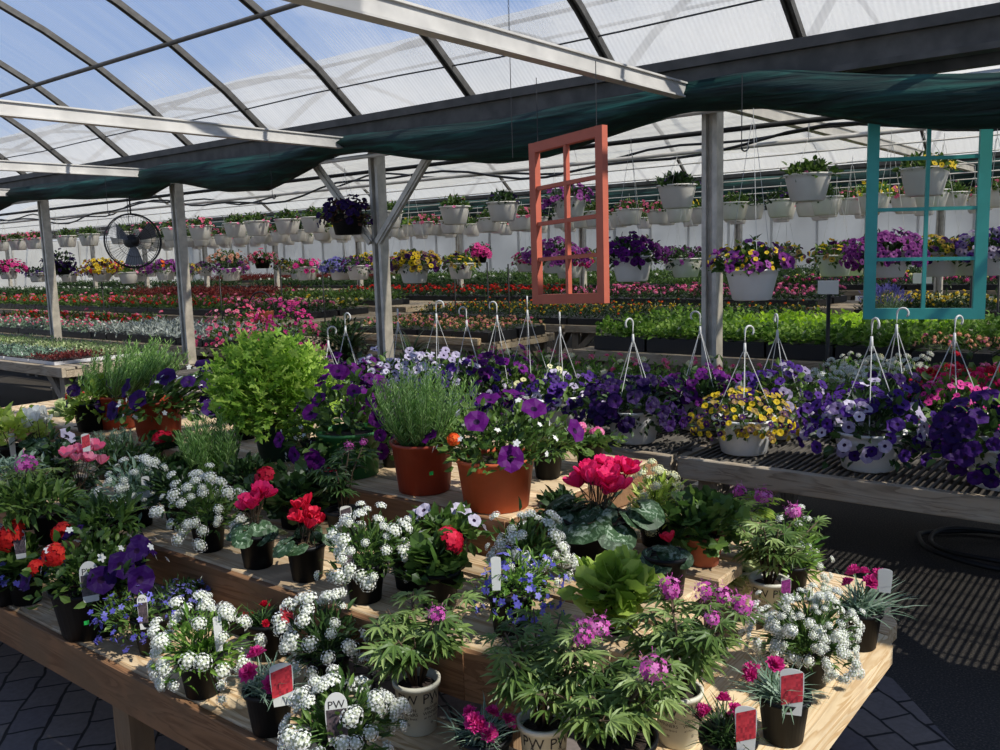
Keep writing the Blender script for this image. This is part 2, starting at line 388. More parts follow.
LT = dict(lance=t_leaf(.3, .25), oval=t_leaf(.55, .2), simple=t_simple(), needle=t_needle(), round=t_round(7, .08), heart=t_round(0), lobed=t_lobed(),
          palm=t_palmate(7, .21), blade=t_blade(), ivy=t_round(5, .22, 15), wide=t_leaf(.8, .25), cyc=t_cyclamen_leaf())
def with_core(t, rad=.82, dome=.62, core=0):
    v = list(map(tuple, t[0])); f = list(t[1]); m = list(t[2]); b = len(v); n = 8
    for q, z in ((1, -.15), (.85, .5), (.45, .85)):
        for i in range(n): a = 2*PI*i/n; v.append((rad*q*math.cos(a), rad*q*math.sin(a), dome*z))
    v.append((0, 0, dome))
    for k in range(2):
        for i in range(n): f.append((b+k*n+i, b+k*n+(i+1) % n, b+(k+1)*n+(i+1) % n, b+(k+1)*n+i)); m.append(core)
    for i in range(n): f.append((b+2*n+i, b+2*n+(i+1) % n, b+3*n)); m.append(core)
    return T(v, f, m)
FT = dict(petunia=t_petunia(), small=t_petunia(8, .22, .06), five=t_five(), aly=with_core(t_cluster(30, .24, .78), .74, .56, 1), geran=with_core(t_cluster(26, .36, .8, t_five(.5), 2), .78, .6),
          dian=t_dianthus(), cyc=t_cyclamen_flower(), cleome=t_cleome(), pom=with_core(t_cluster(10, .5, .6, None, 6), .7))

# ------------------------------------------------------------------ plant pieces (local coordinates: origin at pot base, z up)
def shell(n, R, H, z0, lo=-.2, r=rng, inner=0.0, sq=1.0):
    """points on/in a squashed dome centred above the pot; returns points and outward normals"""
    z = r.uniform(lo, 1, n); a = r.uniform(0, 2*PI, n); q = np.sqrt(np.clip(1-z*z, 0, 1))**sq
    N = np.stack([q*np.cos(a), q*np.sin(a), z], 1)
    s = 1-inner*r.random(n)**1.0
    wob = 1+.13*np.sin(3*a+z*4+r.uniform(0, 6))+.08*r.standard_normal(n)
    P = N*np.array([R, R, H])*(s*wob)[:, None]; P[:, 2] += z0
    Nn = N/np.array([R, R, H]); Nn /= np.linalg.norm(Nn, axis=1, keepdims=True)
    return P, Nn
def mound(mb, n, R, H, z0, tpl, size, up_bias=.5, lo=-.25, inner=.65, mi=0, roll=.6, r=rng):
    P, N = shell(n, R, H, z0, lo, r, inner)
    D = N+np.array([0, 0, up_bias])+.55*r.standard_normal(N.shape)
    tt = LT[tpl]
    if mi: tt = (tt[0], tt[1], [mi]*len(tt[1]))
    mb.inst(tt, P, frames_d(D, r, roll), size*(.65+.6*r.random(n)))
def heads(e, tt, P, Rm, S, mats, name, single=37):
    """blooms big enough to count are parts of their own"""
    if len(P) > single:
        b = MB(); b.inst(tt, P, Rm, S); b.build(name+'s', mats, e); return
    for i in range(len(P)):
        b = MB(); b.inst(tt, P[i:i+1], Rm[i:i+1], S[i:i+1]); b.build(name, mats, e)
def stalks(mb, n, P, c, rad=.0013, mi=0, r=rng):
    for p in P: 
        c2 = np.array(c)+np.append(r.standard_normal(2)*.012, 0); m = (c2+p)/2+np.array([0, 0, .01])
        mb.tube([c2, m, p], rad, 3, mi, cap=False)
def pot(parent, rt_, rb, h, mat, rim=.012, lip=.004, name='pot'):
    mb = MB()
    if name == 'hanging_pot':
        prof = [(rb*.9,0),(rb,.006),(rb+(rt_-rb)*.78,h*.74),(rt_*.97,h*.78),(rt_*.98,h*.93),(rt_+.008,h*.94),(rt_+.009,h),(rt_-.004,h),(rt_-.012,h*.93),(rb*.9,h*.3)]
    else:
        prof = [(rb*.92,0),(rb,.003),(rb+(rt_-rb)*.9,h-rim),(rt_+lip,h-rim),(rt_+lip+.001,h),(rt_-.002,h),(rt_-.005,h-.02),(rb*.9,h*.2)]
    mb.lathe(prof, 32); o = mb.build(name, mat, parent)
    s = MB(); n = 24; V = [(0,0,h*.86+.004)]
    for i in range(n): V.append(((rt_-.007)*math.cos(2*PI*i/n), (rt_-.007)*math.sin(2*PI*i/n), h*.86))
    s.add(V, [(0,1+i,1+(i+1) % n) for i in range(n)]); s.build('soil', MT['soil'], parent)
    return o
def text_mesh(txt, size):
    cu = bpy.data.curves.new('lettering', 'FONT'); cu.body = txt; cu.size = size; cu.align_x = 'CENTER'; cu.align_y = 'CENTER'; cu.resolution_u = 2
    o = bpy.data.objects.new('lettering', cu); C.objects.link(o)
    dg = bpy.context.evaluated_depsgraph_get(); dg.update(); ev = o.evaluated_get(dg); me = ev.to_mesh()
    V = np.array([v.co[:] for v in me.vertices]); Fc = [tuple(p.vertices) for p in me.polygons]
    ev.to_mesh_clear(); bpy.data.objects.remove(o); return V, Fc
_txt = {}
def text(txt, size):
    k = (txt, size)
    if k not in _txt: _txt[k] = text_mesh(txt, size)
    return _txt[k]
def pot_print(parent, r_at, angs):
    """printed words wrapped round the conical pot"""
    mb = MB()
    for a0 in angs:
        for t, sz, z in (('PW', .034, .094), ('PROVEN', .011, .069), ('WINNERS', .011, .058), ('#1 Plant Brand', .007, .047), ('*', .02, .028)):
            V, Fc = text(t, sz)
            if not len(V): continue
            W = []
            for x, y, _ in V:
                zz = z+y; rr = r_at(zz)+.0007; a = a0+x/rr; W.append((rr*math.cos(a), rr*math.sin(a), zz))
            mb.add(W, Fc)
        V, Fc = text('&', .015); W = []
        for x, y, _ in V:
            zz = .083+y; rr = r_at(zz)+.0008; a = a0+(x-.001)/rr; W.append((rr*math.cos(a), rr*math.sin(a), zz))
        mb.add(W, Fc)
    mb.build('printed_lettering', MT['ink'], parent)
def plant_tag(parent, loc, az, lean=.15, w=.022, h=.09, pic='dark_print', split=.5, words='PW', top='arch'):
    """arched plastic label standing in the soil; az = direction its face looks"""
    e = MB(); n = 10; V = []
    hw = w/2
    pts = [(-hw*.8, 0), (hw*.8, 0), (hw, h*.55)]
    for i in range(n+1): a = PI*i/n; pts.append((hw*math.cos(a), h*.82+hw*1.2*math.sin(a)*(1 if top == 'arch' else .35)))
    pts.append((-hw, h*.55))
    th = .0008
    ln = math.tan(lean)
    def tr(x, z, off): 
        px = Vector((x, -off-z*ln*0, z)); px.y += z*ln
        return (loc[0]-math.sin(az)*px.x*-1*-1 - math.cos(az)*px.y*-1*-1, loc[1]+math.cos(az)*px.x - math.sin(az)*px.y, loc[2]+z) if False else \
               (loc[0]+(-math.sin(az))*px.x - math.cos(az)*px.y, loc[1]+math.cos(az)*px.x - math.sin(az)*px.y, loc[2]+z)
    m = len(pts)
    V = [tr(x, z, th) for x, z in pts]+[tr(x, z, -th) for x, z in pts]
    e.add(V, [tuple(range(m)), tuple(range(2*m-1, m-1, -1))]+[(i, (i+1) % m+0, (i+1) % m+m, i+m) for i in range(m)])
    o = e.build('plant_tag', MT['tagw'], parent)
    p = MB(); rr = np.random.default_rng(int(abs(loc[0]*1e4)) % 999)
    z0, z1 = h*split*.35, h*split+.25*h; nx, nz = 9, 11
    g = [[((-hw*.9)+w*.9*i/nx, z0+(z1-z0)*j/nz+((.12*h*i/nx) if top != 'arch' else 0)) for i in range(nx+1)] for j in range(nz+1)]
    for j in range(nz):
        for i in range(nx):
            q = [g[j][i], g[j][i+1], g[j+1][i+1], g[j+1][i]]
            p.add([tr(x, z, th+.0006) for x, z in q], [(0,1,2,3)])
    p.build('picture', MT[pic], o)
    if words:
        V, Fc = text(words, w*.5); q = MB()
        q.add([tr(x, h*.84+y, th+.0007) for x, y, _ in V], Fc); q.build('lettering', MT['ink'], o)
    return o

CAM_AZ = None
def az_to_cam(p): return math.atan2(-p[1], -p[0])

# each grower builds foliage/flowers under the plant's Empty; z0 = soil height, R spread, H height above soil, off = lean of the canopy
def g_alyssum(e, z0, R, H, r, petals='white', leaf='mid', n=34, fr=.017, lo=-.45):
    n = int(n*1.45); fr *= .92
    f = MB(); mound(f, 330, R*.8, H*.8, z0+H*.12, 'lance', .035, .6, lo, .75, r=r)
    P, N = shell(n, R, H, z0+H*.1, lo, r, .12); stalks(f, n, P, (0, 0, z0), .0012, 1, r)
    f.build('foliage', [LEAF[leaf], MT['stem']], e)
    b = MB(); b.inst(FT['aly'], P, frames_n(N+np.array([0, 0, .3]), r), fr*(.6+.6*r.random(n))); b.build('flower_heads', [PET[petals], PET['aly_core']], e)
def g_petunia(e, z0, R, H, r, petals='purple', eye='dark_eye', leaf='mid', n=22, fr=.032, lo=-.3, tpl='petunia', nl=380, ls=.045, side=None, extra=None):
    f = MB(); mound(f, nl, R*.9, H*.9, z0, 'oval', ls, .3, lo-.15, .6, r=r); f.build('foliage', LEAF[leaf], e)
    P, N = shell(n, R, H, z0, lo, r, .06)
    N = N+.25*r.standard_normal(N.shape)+np.array([[.4, -.35, .2]])
    heads(e, FT[tpl], P, frames_n(N, r), fr*(.8+.4*r.random(n)), [PET[petals], PET[eye]], 'flower')
    if extra:
        for (pt, k, s, nm, tp) in extra:
            P, N = shell(k, R*1.02, H*1.02, z0, lo, r, .1); heads(e, FT[tp], P, frames_n(N+.3*r.standard_normal(N.shape), r), s*(.8+.4*r.random(k)), [PET[pt], PET['yel_eye']], nm, 36)
def g_dianthus(e, z0, R, H, r, petals='hotpink', n=5, leaf='grey', fr=.02):
    f = MB(); k = 170; a = r.uniform(0, 2*PI, k); D = np.stack([np.cos(a), np.sin(a), r.uniform(.5, 2.6, k)], 1)
    P = np.stack([r.normal(0, R*.22, k), r.normal(0, R*.22, k), np.full(k, z0)], 1)
    f.inst(t_blade(.05, .45, 4), P, frames_d(D, r, .2), (R*.75+H*.35)*(.5+.7*r.random(k)))
    Q, N = shell(n, R*.75, H, z0, .25, r, .1); stalks(f, n, Q, (0, 0, z0), .0015, 1, r); f.build('foliage', [LEAF[leaf], MT['stem']], e)
    heads(e, FT['dian'], Q, frames_n(N+np.array([0, 0, .6]), r), fr*(.75+.4*r.random(n)), PET[petals], 'flower')
def g_cleome(e, z0, R, H, r, petals='cleome', n=4, leaf='mid', stems=8, fr=.022, ls=.075):
    f = MB(); tips = []
    P = []; D = []; S = []
    for k in range(stems):
        a = 2*PI*k/stems+r.uniform(-.3, .3); rad = R*(.25+.75*r.random()); h = H*(.55+.45*r.random()) if k >= n else H*(.85+.15*r.random())
        tip = np.array([rad*math.cos(a), rad*math.sin(a), z0+h]); base = np.array([.01*math.cos(a), .01*math.sin(a), z0]); mid = (base+tip)/2+np.array([math.cos(a), math.sin(a), 0])*-.01+np.array([0, 0, .02])
        f.tube([base, mid, tip], [.0032, .0026, .0018], 5, 1); tips.append(tip)
        for j in range(7):
            t = .36+.64*(j+.5)/7; p = base*(1-t)**2+2*mid*t*(1-t)+tip*t*t; b = r.uniform(0, 2*PI)
            P.append(p); D.append([math.cos(b), math.sin(b), r.uniform(-.1, .5)]); S.append(ls*(1.1-.5*t)*r.uniform(.8, 1.2))
    P = np.array(P); D = np.array(D); D /= np.linalg.norm(D, axis=1, keepdims=True)
    for p, d in zip(P, D): f.tube([p, p+d*.02], .001, 3, 1, False)
    f.inst(LT['palm'], P+D*.02, frames_d(D+np.array([0, 0, -.1]), r, .25), np.array(S)); f.build('foliage', [LEAF[leaf], MT['dstem']], e)
    tips = np.array(tips[:n]); 
    if n:
        heads(e, FT['cleome'], tips, frames_n(np.tile([[0, 0, 1.0]], (n, 1))+.3*r.standard_normal((n, 3)), r), .68*fr*(.8+.5*r.random(n)), PET[petals], 'flower_head') if n else 0
def g_cyclamen(e, z0, R, H, r, petals='crimson', n=7, nl=16, ls=.06, fr=.026, leaf='dark'):
    f = MB(); P, N = shell(nl, R*.8, H*.36, z0+.012, -.1, r, .35); D = N*np.array([1, 1, .0])+np.array([0, 0, -.42])+.15*r.standard_normal(N.shape)
    f.inst(LT['cyc'], P-D*ls*.35, frames_d(D, r, .25), ls*(.7+.5*r.random(nl)))
    stalks(f, nl, P, (0, 0, z0), .0014, 2, r)
    a = np.arange(n)*2.399+r.random(); q = np.sqrt((np.arange(n)+.5)/n)*R*.5
    Q = np.stack([q*np.cos(a), q*np.sin(a), z0+H*(.5+.38*r.random(n))], 1); stalks(f, n, Q, (0, 0, z0), .0018, 2, r)
    f.build('foliage', [LEAF['cyc_edge'], LEAF['cyc_mid'], MT['dstem']], e)
    heads(e, FT['cyc'], Q, frames_n(np.tile([[0, 0, 1.0]], (n, 1))+.35*r.standard_normal((n, 3)), r), fr*(.85+.3*r.random(n)), PET[petals], 'flower', 30)
def g_geranium(e, z0, R, H, r, petals='red', n=3, leaf='mid', fr=.03, nl=130, ls=.05, tpl='round', eye='yel_eye'):
    f = MB(); mound(f, nl, R*.85, H*.7, z0, tpl, ls, .25, -.15, .7, roll=.4, r=r)
    P, N = shell(max(n, 1), R*.6, H, z0, .6, r, .05); P = P[:n]; N = N[:n]; stalks(f, n, P, (0, 0, z0), .002, 1, r)
    f.build('foliage', [LEAF[leaf], MT['stem']], e)
    if n:
        heads(e, FT['geran'], P, frames_n(N+np.array([0, 0, .4]), r), fr*(.8+.4*r.random(n)), [PET[petals], PET[eye]], 'flower_head')
def g_lobelia(e, z0, R, H, r, petals='blue', n=70, leaf='bright', fr=.009, nl=620, lo=-.6):
    n = int(n*1.5)
    f = MB(); mound(f, nl, R*.9, H*.9, z0+.01, 'lance', .022, .3, lo, .8, r=r); f.build('foliage', LEAF[leaf], e)
    P, N = shell(n, R*1.03, H, z0+.005, lo, r, .15); b = MB(); b.inst(FT['five'], P, frames_n(N+.4*r.standard_normal(N.shape), r), fr*.72*(.75+.5*r.random(n))); b.build('flowers', [PET[petals], PET['white_eye']], e)
def g_rosemary(e, z0, R, H, r, n=60, leaf='rosemary', nl=26, ls=.034):
    f = MB(); P = []; D = []; S = []
    for k in range(n):
        a = r.uniform(0, 2*PI); q = math.sqrt(r.random()); h = H*(1-.35*q*q)*r.uniform(.7, 1.05)
        b = np.array([q*R*.35*math.cos(a), q*R*.35*math.sin(a), z0]); t = np.array([q*R*math.cos(a), q*R*math.sin(a), z0+h]); m = (b+t)/2+np.array([math.cos(a), math.sin(a), 0])*R*.12*q
        f.tube([b, m, t], [.0022, .0018, .001], 4, 1, False)
        for j in range(nl):
            u = .12+.88*(j+r.random())/nl; p = b*(1-u)**2+2*m*u*(1-u)+t*u*u; c = j*2.4; P.append(p); D.append([math.cos(c), math.sin(c), .9+.8*u]); S.append(ls*(1.15-.55*u))
    f.inst(LT['needle'], np.array(P), frames_d(np.array(D)+.2*r.standard_normal((len(P), 3)), r, .4), np.array(S)); f.build('foliage', [LEAF[leaf], MT['stem']], e)
def g_shrub(e, z0, R, H, r, tpl='lobed', leaf='bright', nl=620, ls=.06, up=.35, lo=-.5, zc=.45, stems=True):
    f = MB(); mound(f, nl, R, H*(1-zc), z0+H*zc, tpl, ls, up, -.85 if lo is None else lo, .6, roll=.5, r=r)
    if stems:
        for k in range(9):
            a = 2*PI*k/9; f.tube([(0, 0, z0), (R*.3*math.cos(a), R*.3*math.sin(a), z0+H*.35), (R*.7*math.cos(a), R*.7*math.sin(a), z0+H*.7)], .003, 4, 1, False)
    f.build('foliage', [LEAF[leaf], MT['stem']], e)
def g_spike(e, z0, R, H, r, n=60, leaf='dark'):
    f = MB(); a = r.uniform(0, 2*PI, n); el = r.uniform(.4, 3.2, n); D = np.stack([np.cos(a), np.sin(a), el], 1)
    f.inst(t_blade(.035, .7, 7), np.tile([[0, 0, z0]], (n, 1)), frames_d(D, r, .05), H*(.8+.5*r.random(n))); f.build('foliage', LEAF[leaf], e)

GROW = dict(alyssum=g_alyssum, petunia=g_petunia, dianthus=g_dianthus, cleome=g_cleome, cyclamen=g_cyclamen, geranium=g_geranium, lobelia=g_lobelia, rosemary=g_rosemary, shrub=g_shrub, spike=g_spike)

# ------------------------------------------------------------------ the greenhouse shell
GY, GY2, GY3, SPAN = 5.4, 14.1, 22.8, 8.7
def arch(yc, y):
    R = 6.65; return -2.27+math.sqrt(R*R-(y-yc)**2)
YC1, YC2, YC3 = 1.05, 9.75, 18.45
XL, XR = -36.0, 5.0

def roof_mat(name, tint, tr, streak, dirt_glow=True, white=.5):
    m, nt, N, L = newmat(name)
    tc = N.new('ShaderNodeTexCoord'); mp = N.new('ShaderNodeMapping'); mp.inputs['Scale'].default_value = (9, .25, .25)
    L.new(tc.outputs['Object'], mp.inputs['Vector']); n = N.new('ShaderNodeTexNoise'); n.inputs['Scale'].default_value = 1.6; n.inputs['Detail'].default_value = 7; n.inputs['Roughness'].default_value = .65
    L.new(mp.outputs[0], n.inputs['Vector'])
    s = N.new('ShaderNodeMapRange'); s.inputs[1].default_value = .35; s.inputs[2].default_value = .75; s.inputs[3].default_value = 1-tr-streak*.3; s.inputs[4].default_value = 1-tr+streak
    L.new(n.outputs[0], s.inputs[0])
    # corrugation flutes along the slope
    sep = N.new('ShaderNodeSeparateXYZ'); L.new(tc.outputs['Object'], sep.inputs[0])
    w = N.new('ShaderNodeMath'); w.operation = 'MULTIPLY'; w.inputs[1].default_value = 2*PI/.032; L.new(sep.outputs[0], w.inputs[0])
    sn = N.new('ShaderNodeMath'); sn.operation = 'SINE'; L.new(w.outputs[0], sn.inputs[0])
    fl = N.new('ShaderNodeMath'); fl.operation = 'MULTIPLY_ADD'; fl.inputs[1].default_value = .055 if dirt_glow else 0; L.new(sn.outputs[0], fl.inputs[0]); L.new(s.outputs[0], fl.inputs[2])
    fac = fl.outputs[0]
    if dirt_glow:   # grime and algae at the eaves, plus a white glow put into the mix
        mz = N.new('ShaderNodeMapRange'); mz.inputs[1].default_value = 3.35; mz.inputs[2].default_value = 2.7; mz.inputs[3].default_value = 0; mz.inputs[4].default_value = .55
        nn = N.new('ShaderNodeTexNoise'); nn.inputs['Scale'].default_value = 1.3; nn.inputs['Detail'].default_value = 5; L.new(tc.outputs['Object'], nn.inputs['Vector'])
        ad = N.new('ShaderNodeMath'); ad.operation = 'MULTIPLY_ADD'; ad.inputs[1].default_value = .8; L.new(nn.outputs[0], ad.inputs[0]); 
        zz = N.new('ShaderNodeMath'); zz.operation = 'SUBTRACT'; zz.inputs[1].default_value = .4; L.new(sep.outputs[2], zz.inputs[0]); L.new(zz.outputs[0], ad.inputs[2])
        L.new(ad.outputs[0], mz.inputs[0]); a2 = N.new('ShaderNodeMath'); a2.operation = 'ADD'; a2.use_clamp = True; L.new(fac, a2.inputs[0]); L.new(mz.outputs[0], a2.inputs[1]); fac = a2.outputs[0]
    t = N.new('ShaderNodeBsdfTransparent'); t.inputs[0].default_value = srgb(tint)
    d = N.new('ShaderNodeBsdfTranslucent'); d.inputs[0].default_value = (white, white, white*.97, 1)
    d2 = N.new('ShaderNodeBsdfDiffuse'); d2.inputs[0].default_value = (white*.9, white*.9, white*.88, 1)
    mx0 = N.new('ShaderNodeMixShader'); mx0.inputs[0].default_value = .4; L.new(d.outputs[0], mx0.inputs[1]); L.new(d2.outputs[0], mx0.inputs[2])
    mx = N.new('ShaderNodeMixShader'); L.new(fac, mx.inputs[0]); L.new(t.outputs[0], mx.inputs[1]); L.new(mx0.outputs[0], mx.inputs[2])
    out = N.new('ShaderNodeOutputMaterial'); L.new(mx.outputs[0], out.inputs[0]); return m
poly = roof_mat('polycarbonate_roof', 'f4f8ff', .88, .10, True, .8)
film = roof_mat('white_poly_film', 'f4f3ee', .55, .12, False, .8)

def roof(name, yc, mat, x0, x1, half=4.35):
    mb = MB(); n = 24; V = []
    for i in range(n+1):
        y = yc-half+2*half*i/n; z = arch(yc, y)+.03
        V += [(x0, y, z), (x1, y, z)]
    mb.add(V, [(2*i, 2*i+1, 2*i+3, 2*i+2) for i in range(n)], 0, True); return tag(mb.build(name, mat), kind='structure')
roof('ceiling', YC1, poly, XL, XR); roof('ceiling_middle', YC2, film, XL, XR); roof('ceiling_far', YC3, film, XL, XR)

def rib_path(yc, x, n=18, half=4.35): return [(x, yc-half+2*half*i/n, arch(yc, yc-half+2*half*i/n)-.02) for i in range(n+1)]
X_RIBS = [-1.93+1.265*k for k in range(-16, 4)]
for bay, yc in enumerate((YC1, YC2, YC3)):
    for x in (X_RIBS if bay < 1 else [q for q in X_RIBS if q > -3.5]+X_RIBS[:14:3 if bay == 1 else 4]):
        mb = MB(); P = rib_path(yc, x)
        for dx in ((-.02, .02) if bay == 0 else (0,)):
            for a, b in zip(P[:-1], P[1:]):
                mb.obox((a[0]+dx, a[1], a[2]), (b[0]+dx, b[1], b[2]), .017 if bay == 0 else .035, .05, 0)
        if bay == 0:
            for a, b in zip(P[:-1], P[1:]): mb.obox((a[0], a[1], a[2]+.012), (b[0], b[1], b[2]+.012), .03, .012, 0)
        tag(mb.build('roof_rib', MT['rib']), 'dark metal roof rib arching up from the gutter', 'roof rib', 'arched ribs of the bay %d roof' % (bay+1), 'structure')
# purlins run along the roof
for yc, yy in ((YC1, 4.38), (YC1, 1.05), (YC1, -1.6), (YC2, 7.3), (YC2, 9.75), (YC2, 12.2), (YC3, 16), (YC3, 18.45)):
    mb = MB(); z = arch(yc, yy)-.05; mb.tube([(XL, yy, z), (XR, yy, z)], .021, 6)
    tag(mb.build('roof_purlin', MT['rib']), 'straight pipe purlin tying the roof ribs together', 'purlin', 'pipe purlins under the roof', 'structure')
mb = MB(); pts = [(XL+1*i, 5.1+.0*i, 2.98+.012*math.sin(i*1.7)) for i in range(int(XR-XL)+1)]; mb.tube(pts, .006, 4)
tag(mb.build('roof_cable', MT['black']), 'thin twisted cable strung along the roof above the gutter', 'cable')
# gutters (boxed channel with lips), one per eave line
for gy, x0 in ((GY, XL), (GY2, XL), (GY3, XL), (-3.3, XL)):
    mb = MB(); y0, y1 = gy-.17, gy+.17
    mb.box(x0, XR, y0, y1, 2.58, 2.60); mb.box(x0, XR, y0-.02, y0, 2.58, 2.74); mb.box(x0, XR, y1, y1+.02, 2.58, 2.74)
    mb.box(x0, XR, y0-.06, y0-.02, 2.70, 2.76); mb.box(x0, XR, gy-.03, gy+.03, 2.5, 2.58); mb.box(x0, XR, y0-.05, y0+.06, 2.545, 2.579)
    tag(mb.build('gutter', MT['dsteel']), 'long steel gutter beam along the eave at y %s' % ('near' if gy == GY else 'far'), 'gutter', None, 'structure')
lab = {GY: 'dirty steel gutter running over the front row of posts', GY2: 'second steel gutter over the middle row of posts', GY3: 'farthest gutter over the white end wall', -3.3: 'gutter behind the viewer'}
for o in list(C.objects):
    if o.name.startswith('gutter'): o['label'] = lab[[GY, GY2, GY3, -3.3][int(o.name[-1]) if '.' in o.name else 0]]

# posts
X_POSTS = [-2.51-3.08*k for k in range(-2, 11)]
def post(x, y, name='support_post', lab=None, grp=None, h=2.5):
    mb = MB(); w, d = .052, .05
    mb.box(x-w, x-w+.03, y-d, y+d, 0, h, ch=.002); mb.box(x+w-.03, x+w, y-d, y+d, 0, h, ch=.002); mb.box(x-w+.03, x+w-.03, y-.012, y+d*.9, 0, h)
    mb.box(x-.09, x+.09, y-.07, y+.07, h-.0, h+.02); mb.box(x-.1, x+.1, y-.1, y+.1, 0, .015)
    return tag(mb.build(name, MT['steel']), lab, 'post', grp, 'structure')
nice = {-2.51: 'grey steel post between the coral and teal window frames', -5.59: 'grey steel post with two diagonal knee braces', -8.67: 'grey steel post just right of the round fan', -11.75: 'grey steel post left of the round fan'}
for x in X_POSTS: post(round(x, 2), GY, 'support_post', nice.get(round(x, 2), 'grey steel post of the front row'), 'front row of steel posts')
for x in X_POSTS: post(round(x-.5, 2), GY2, 'support_post', 'slim steel post of the middle row', 'middle row of steel posts')
# knee braces on the second post
bx = -5.59
for s, l in ((1, 'right'), (-1, 'left')):
    mb = MB(); a = (bx+s*.04, GY-.06, 1.72); b = (bx+s*.78, GY-.06, 2.5); mb.obox(a, b, .035, .07, 0, (0, 1, 0)); mb.obox((a[0], a[1]-.02, a[2]), (b[0], b[1]-.02, b[2]), .006, .07, 0, (0, 0, 1))
    tag(mb.build('knee_brace', MT['steel']), 'diagonal steel brace rising to the %s off the braced post' % l, 'brace', None, 'structure')
# cross beams (channels) over each post
bn = {-2.51: 'pale steel cross beam reaching over the aisle to the post between the window frames', -5.59: 'pale steel cross beam reaching the braced post', -8.67: 'pale steel cross beam left of the round fan post', -11.75: 'low pale cross beam at the far left'}
for x in X_POSTS:
    x = round(x, 2); mb = MB(); y0, y1, z = -3.3, (14.1 if x > -3 else 5.5), 2.53
    mb.box(x-.035, x+.035, y0, y1, z-.045, z-.035); mb.box(x-.035, x+.035, y0, y1, z+.035, z+.045); mb.box(x+.015, x+.022, y0, y1, z-.035, z+.035)
    tag(mb.build('cross_beam', MT['alu']), bn.get(x, 'pale steel cross beam between gutters'), 'beam', 'cross beams over the posts', 'structure')
# watering pipes and black hoses along the second bay
def pipe(name, pts, r, lab, mat='dsteel'):
    mb = MB(); mb.tube(pts, r, 8); return tag(mb.build(name, MT[mat]), lab, 'pipe')
PIPES = {5.15: 2.42, 5.95: 2.40, 6.7: 2.36, 7.6: 2.36, 8.9: 2.36, 10.2: 2.36, 11.6: 2.36, 12.9: 2.36}
nm = {5.15: 'nearest', 5.95: 'second', 6.7: 'third', 7.6: 'fourth', 8.9: 'fifth', 10.2: 'sixth', 11.6: 'seventh', 12.9: 'farthest'}
for y, z in PIPES.items(): pipe('hanging_pipe', [(XL+4, y, z), (XR, y, z)], .018 if y in (5.15, 5.95, 6.7) else .007, '%s dark hanging pipe back from the front gutter' % nm[y], 'black' if y in (5.95,) else 'alu')
for yy, zz, ph, l in ((6.35, 2.32, 0, 'lower'), (7.1, 2.42, 1.3, 'upper')):
    pipe('drip_hose', [(XL+6+.3*i, yy+.05*math.sin(i*.7+ph), zz+.07*math.sin(i*.42+ph)+.03*math.sin(i*1.1)) for i in range(120)], .011, '%s black drip hose sagging in waves between the baskets' % l, 'hose')

# walls and floor
def corr(name, col, rough=.5):
    m, nt, N, L = newmat(name); tc = N.new('ShaderNodeTexCoord'); sep = N.new('ShaderNodeSeparateXYZ'); L.new(tc.outputs['Object'], sep.inputs[0])
    n = N.new('ShaderNodeTexNoise'); n.inputs['Scale'].default_value = .8; n.inputs['Detail'].default_value = 5; L.new(tc.outputs['Object'], n.inputs['Vector'])
    c = srgb(col); col_ = ramp(nt, n.outputs[0], [(.3, tuple(x*.8 for x in c[:3])+(1,)), (.7, c)])
    d = N.new('ShaderNodeBsdfDiffuse'); t = N.new('ShaderNodeBsdfTranslucent'); L.new(col_, d.inputs[0]); L.new(col_, t.inputs[0])
    mx = N.new('ShaderNodeMixShader'); mx.inputs[0].default_value = .55; L.new(d.outputs[0], mx.inputs[1]); L.new(t.outputs[0], mx.inputs[2]); out = N.new('ShaderNodeOutputMaterial'); L.new(mx.outputs[0], out.inputs[0]); return m
wallm = corr('white_end_wall_film', 'efeeea')
mb = MB(); mb.box(XL, XR, GY3+.2, GY3+.26, 0, 2.7)
for i in range(34): x = XL+.6+i*1.2; mb.box(x-.02, x+.02, GY3+.12, GY3+.2, 0, 2.7)
tag(mb.build('wall_far', wallm), kind='structure')
mb = MB(); mb.box(XL-.06, XL, -3.4, GY3+.26, 0, 2.6)
for i in range(20): y = -3+i*1.3; mb.box(XL, XL+.05, y-.03, y+.03, 0, 2.6)
for yc in (YC1, YC2, YC3):
    n = 20; V = [(XL-.03, yc-4.35+8.7*i/n, arch(yc, yc-4.35+8.7*i/n)) for i in range(n+1)]+[(XL-.03, yc-4.35+8.7*i/n, 2.6) for i in range(n+1)]
    mb.add(V, [(i, i+1, n+2+i, n+1+i) for i in range(n)])
tag(mb.build('wall_left', wallm), kind='structure')

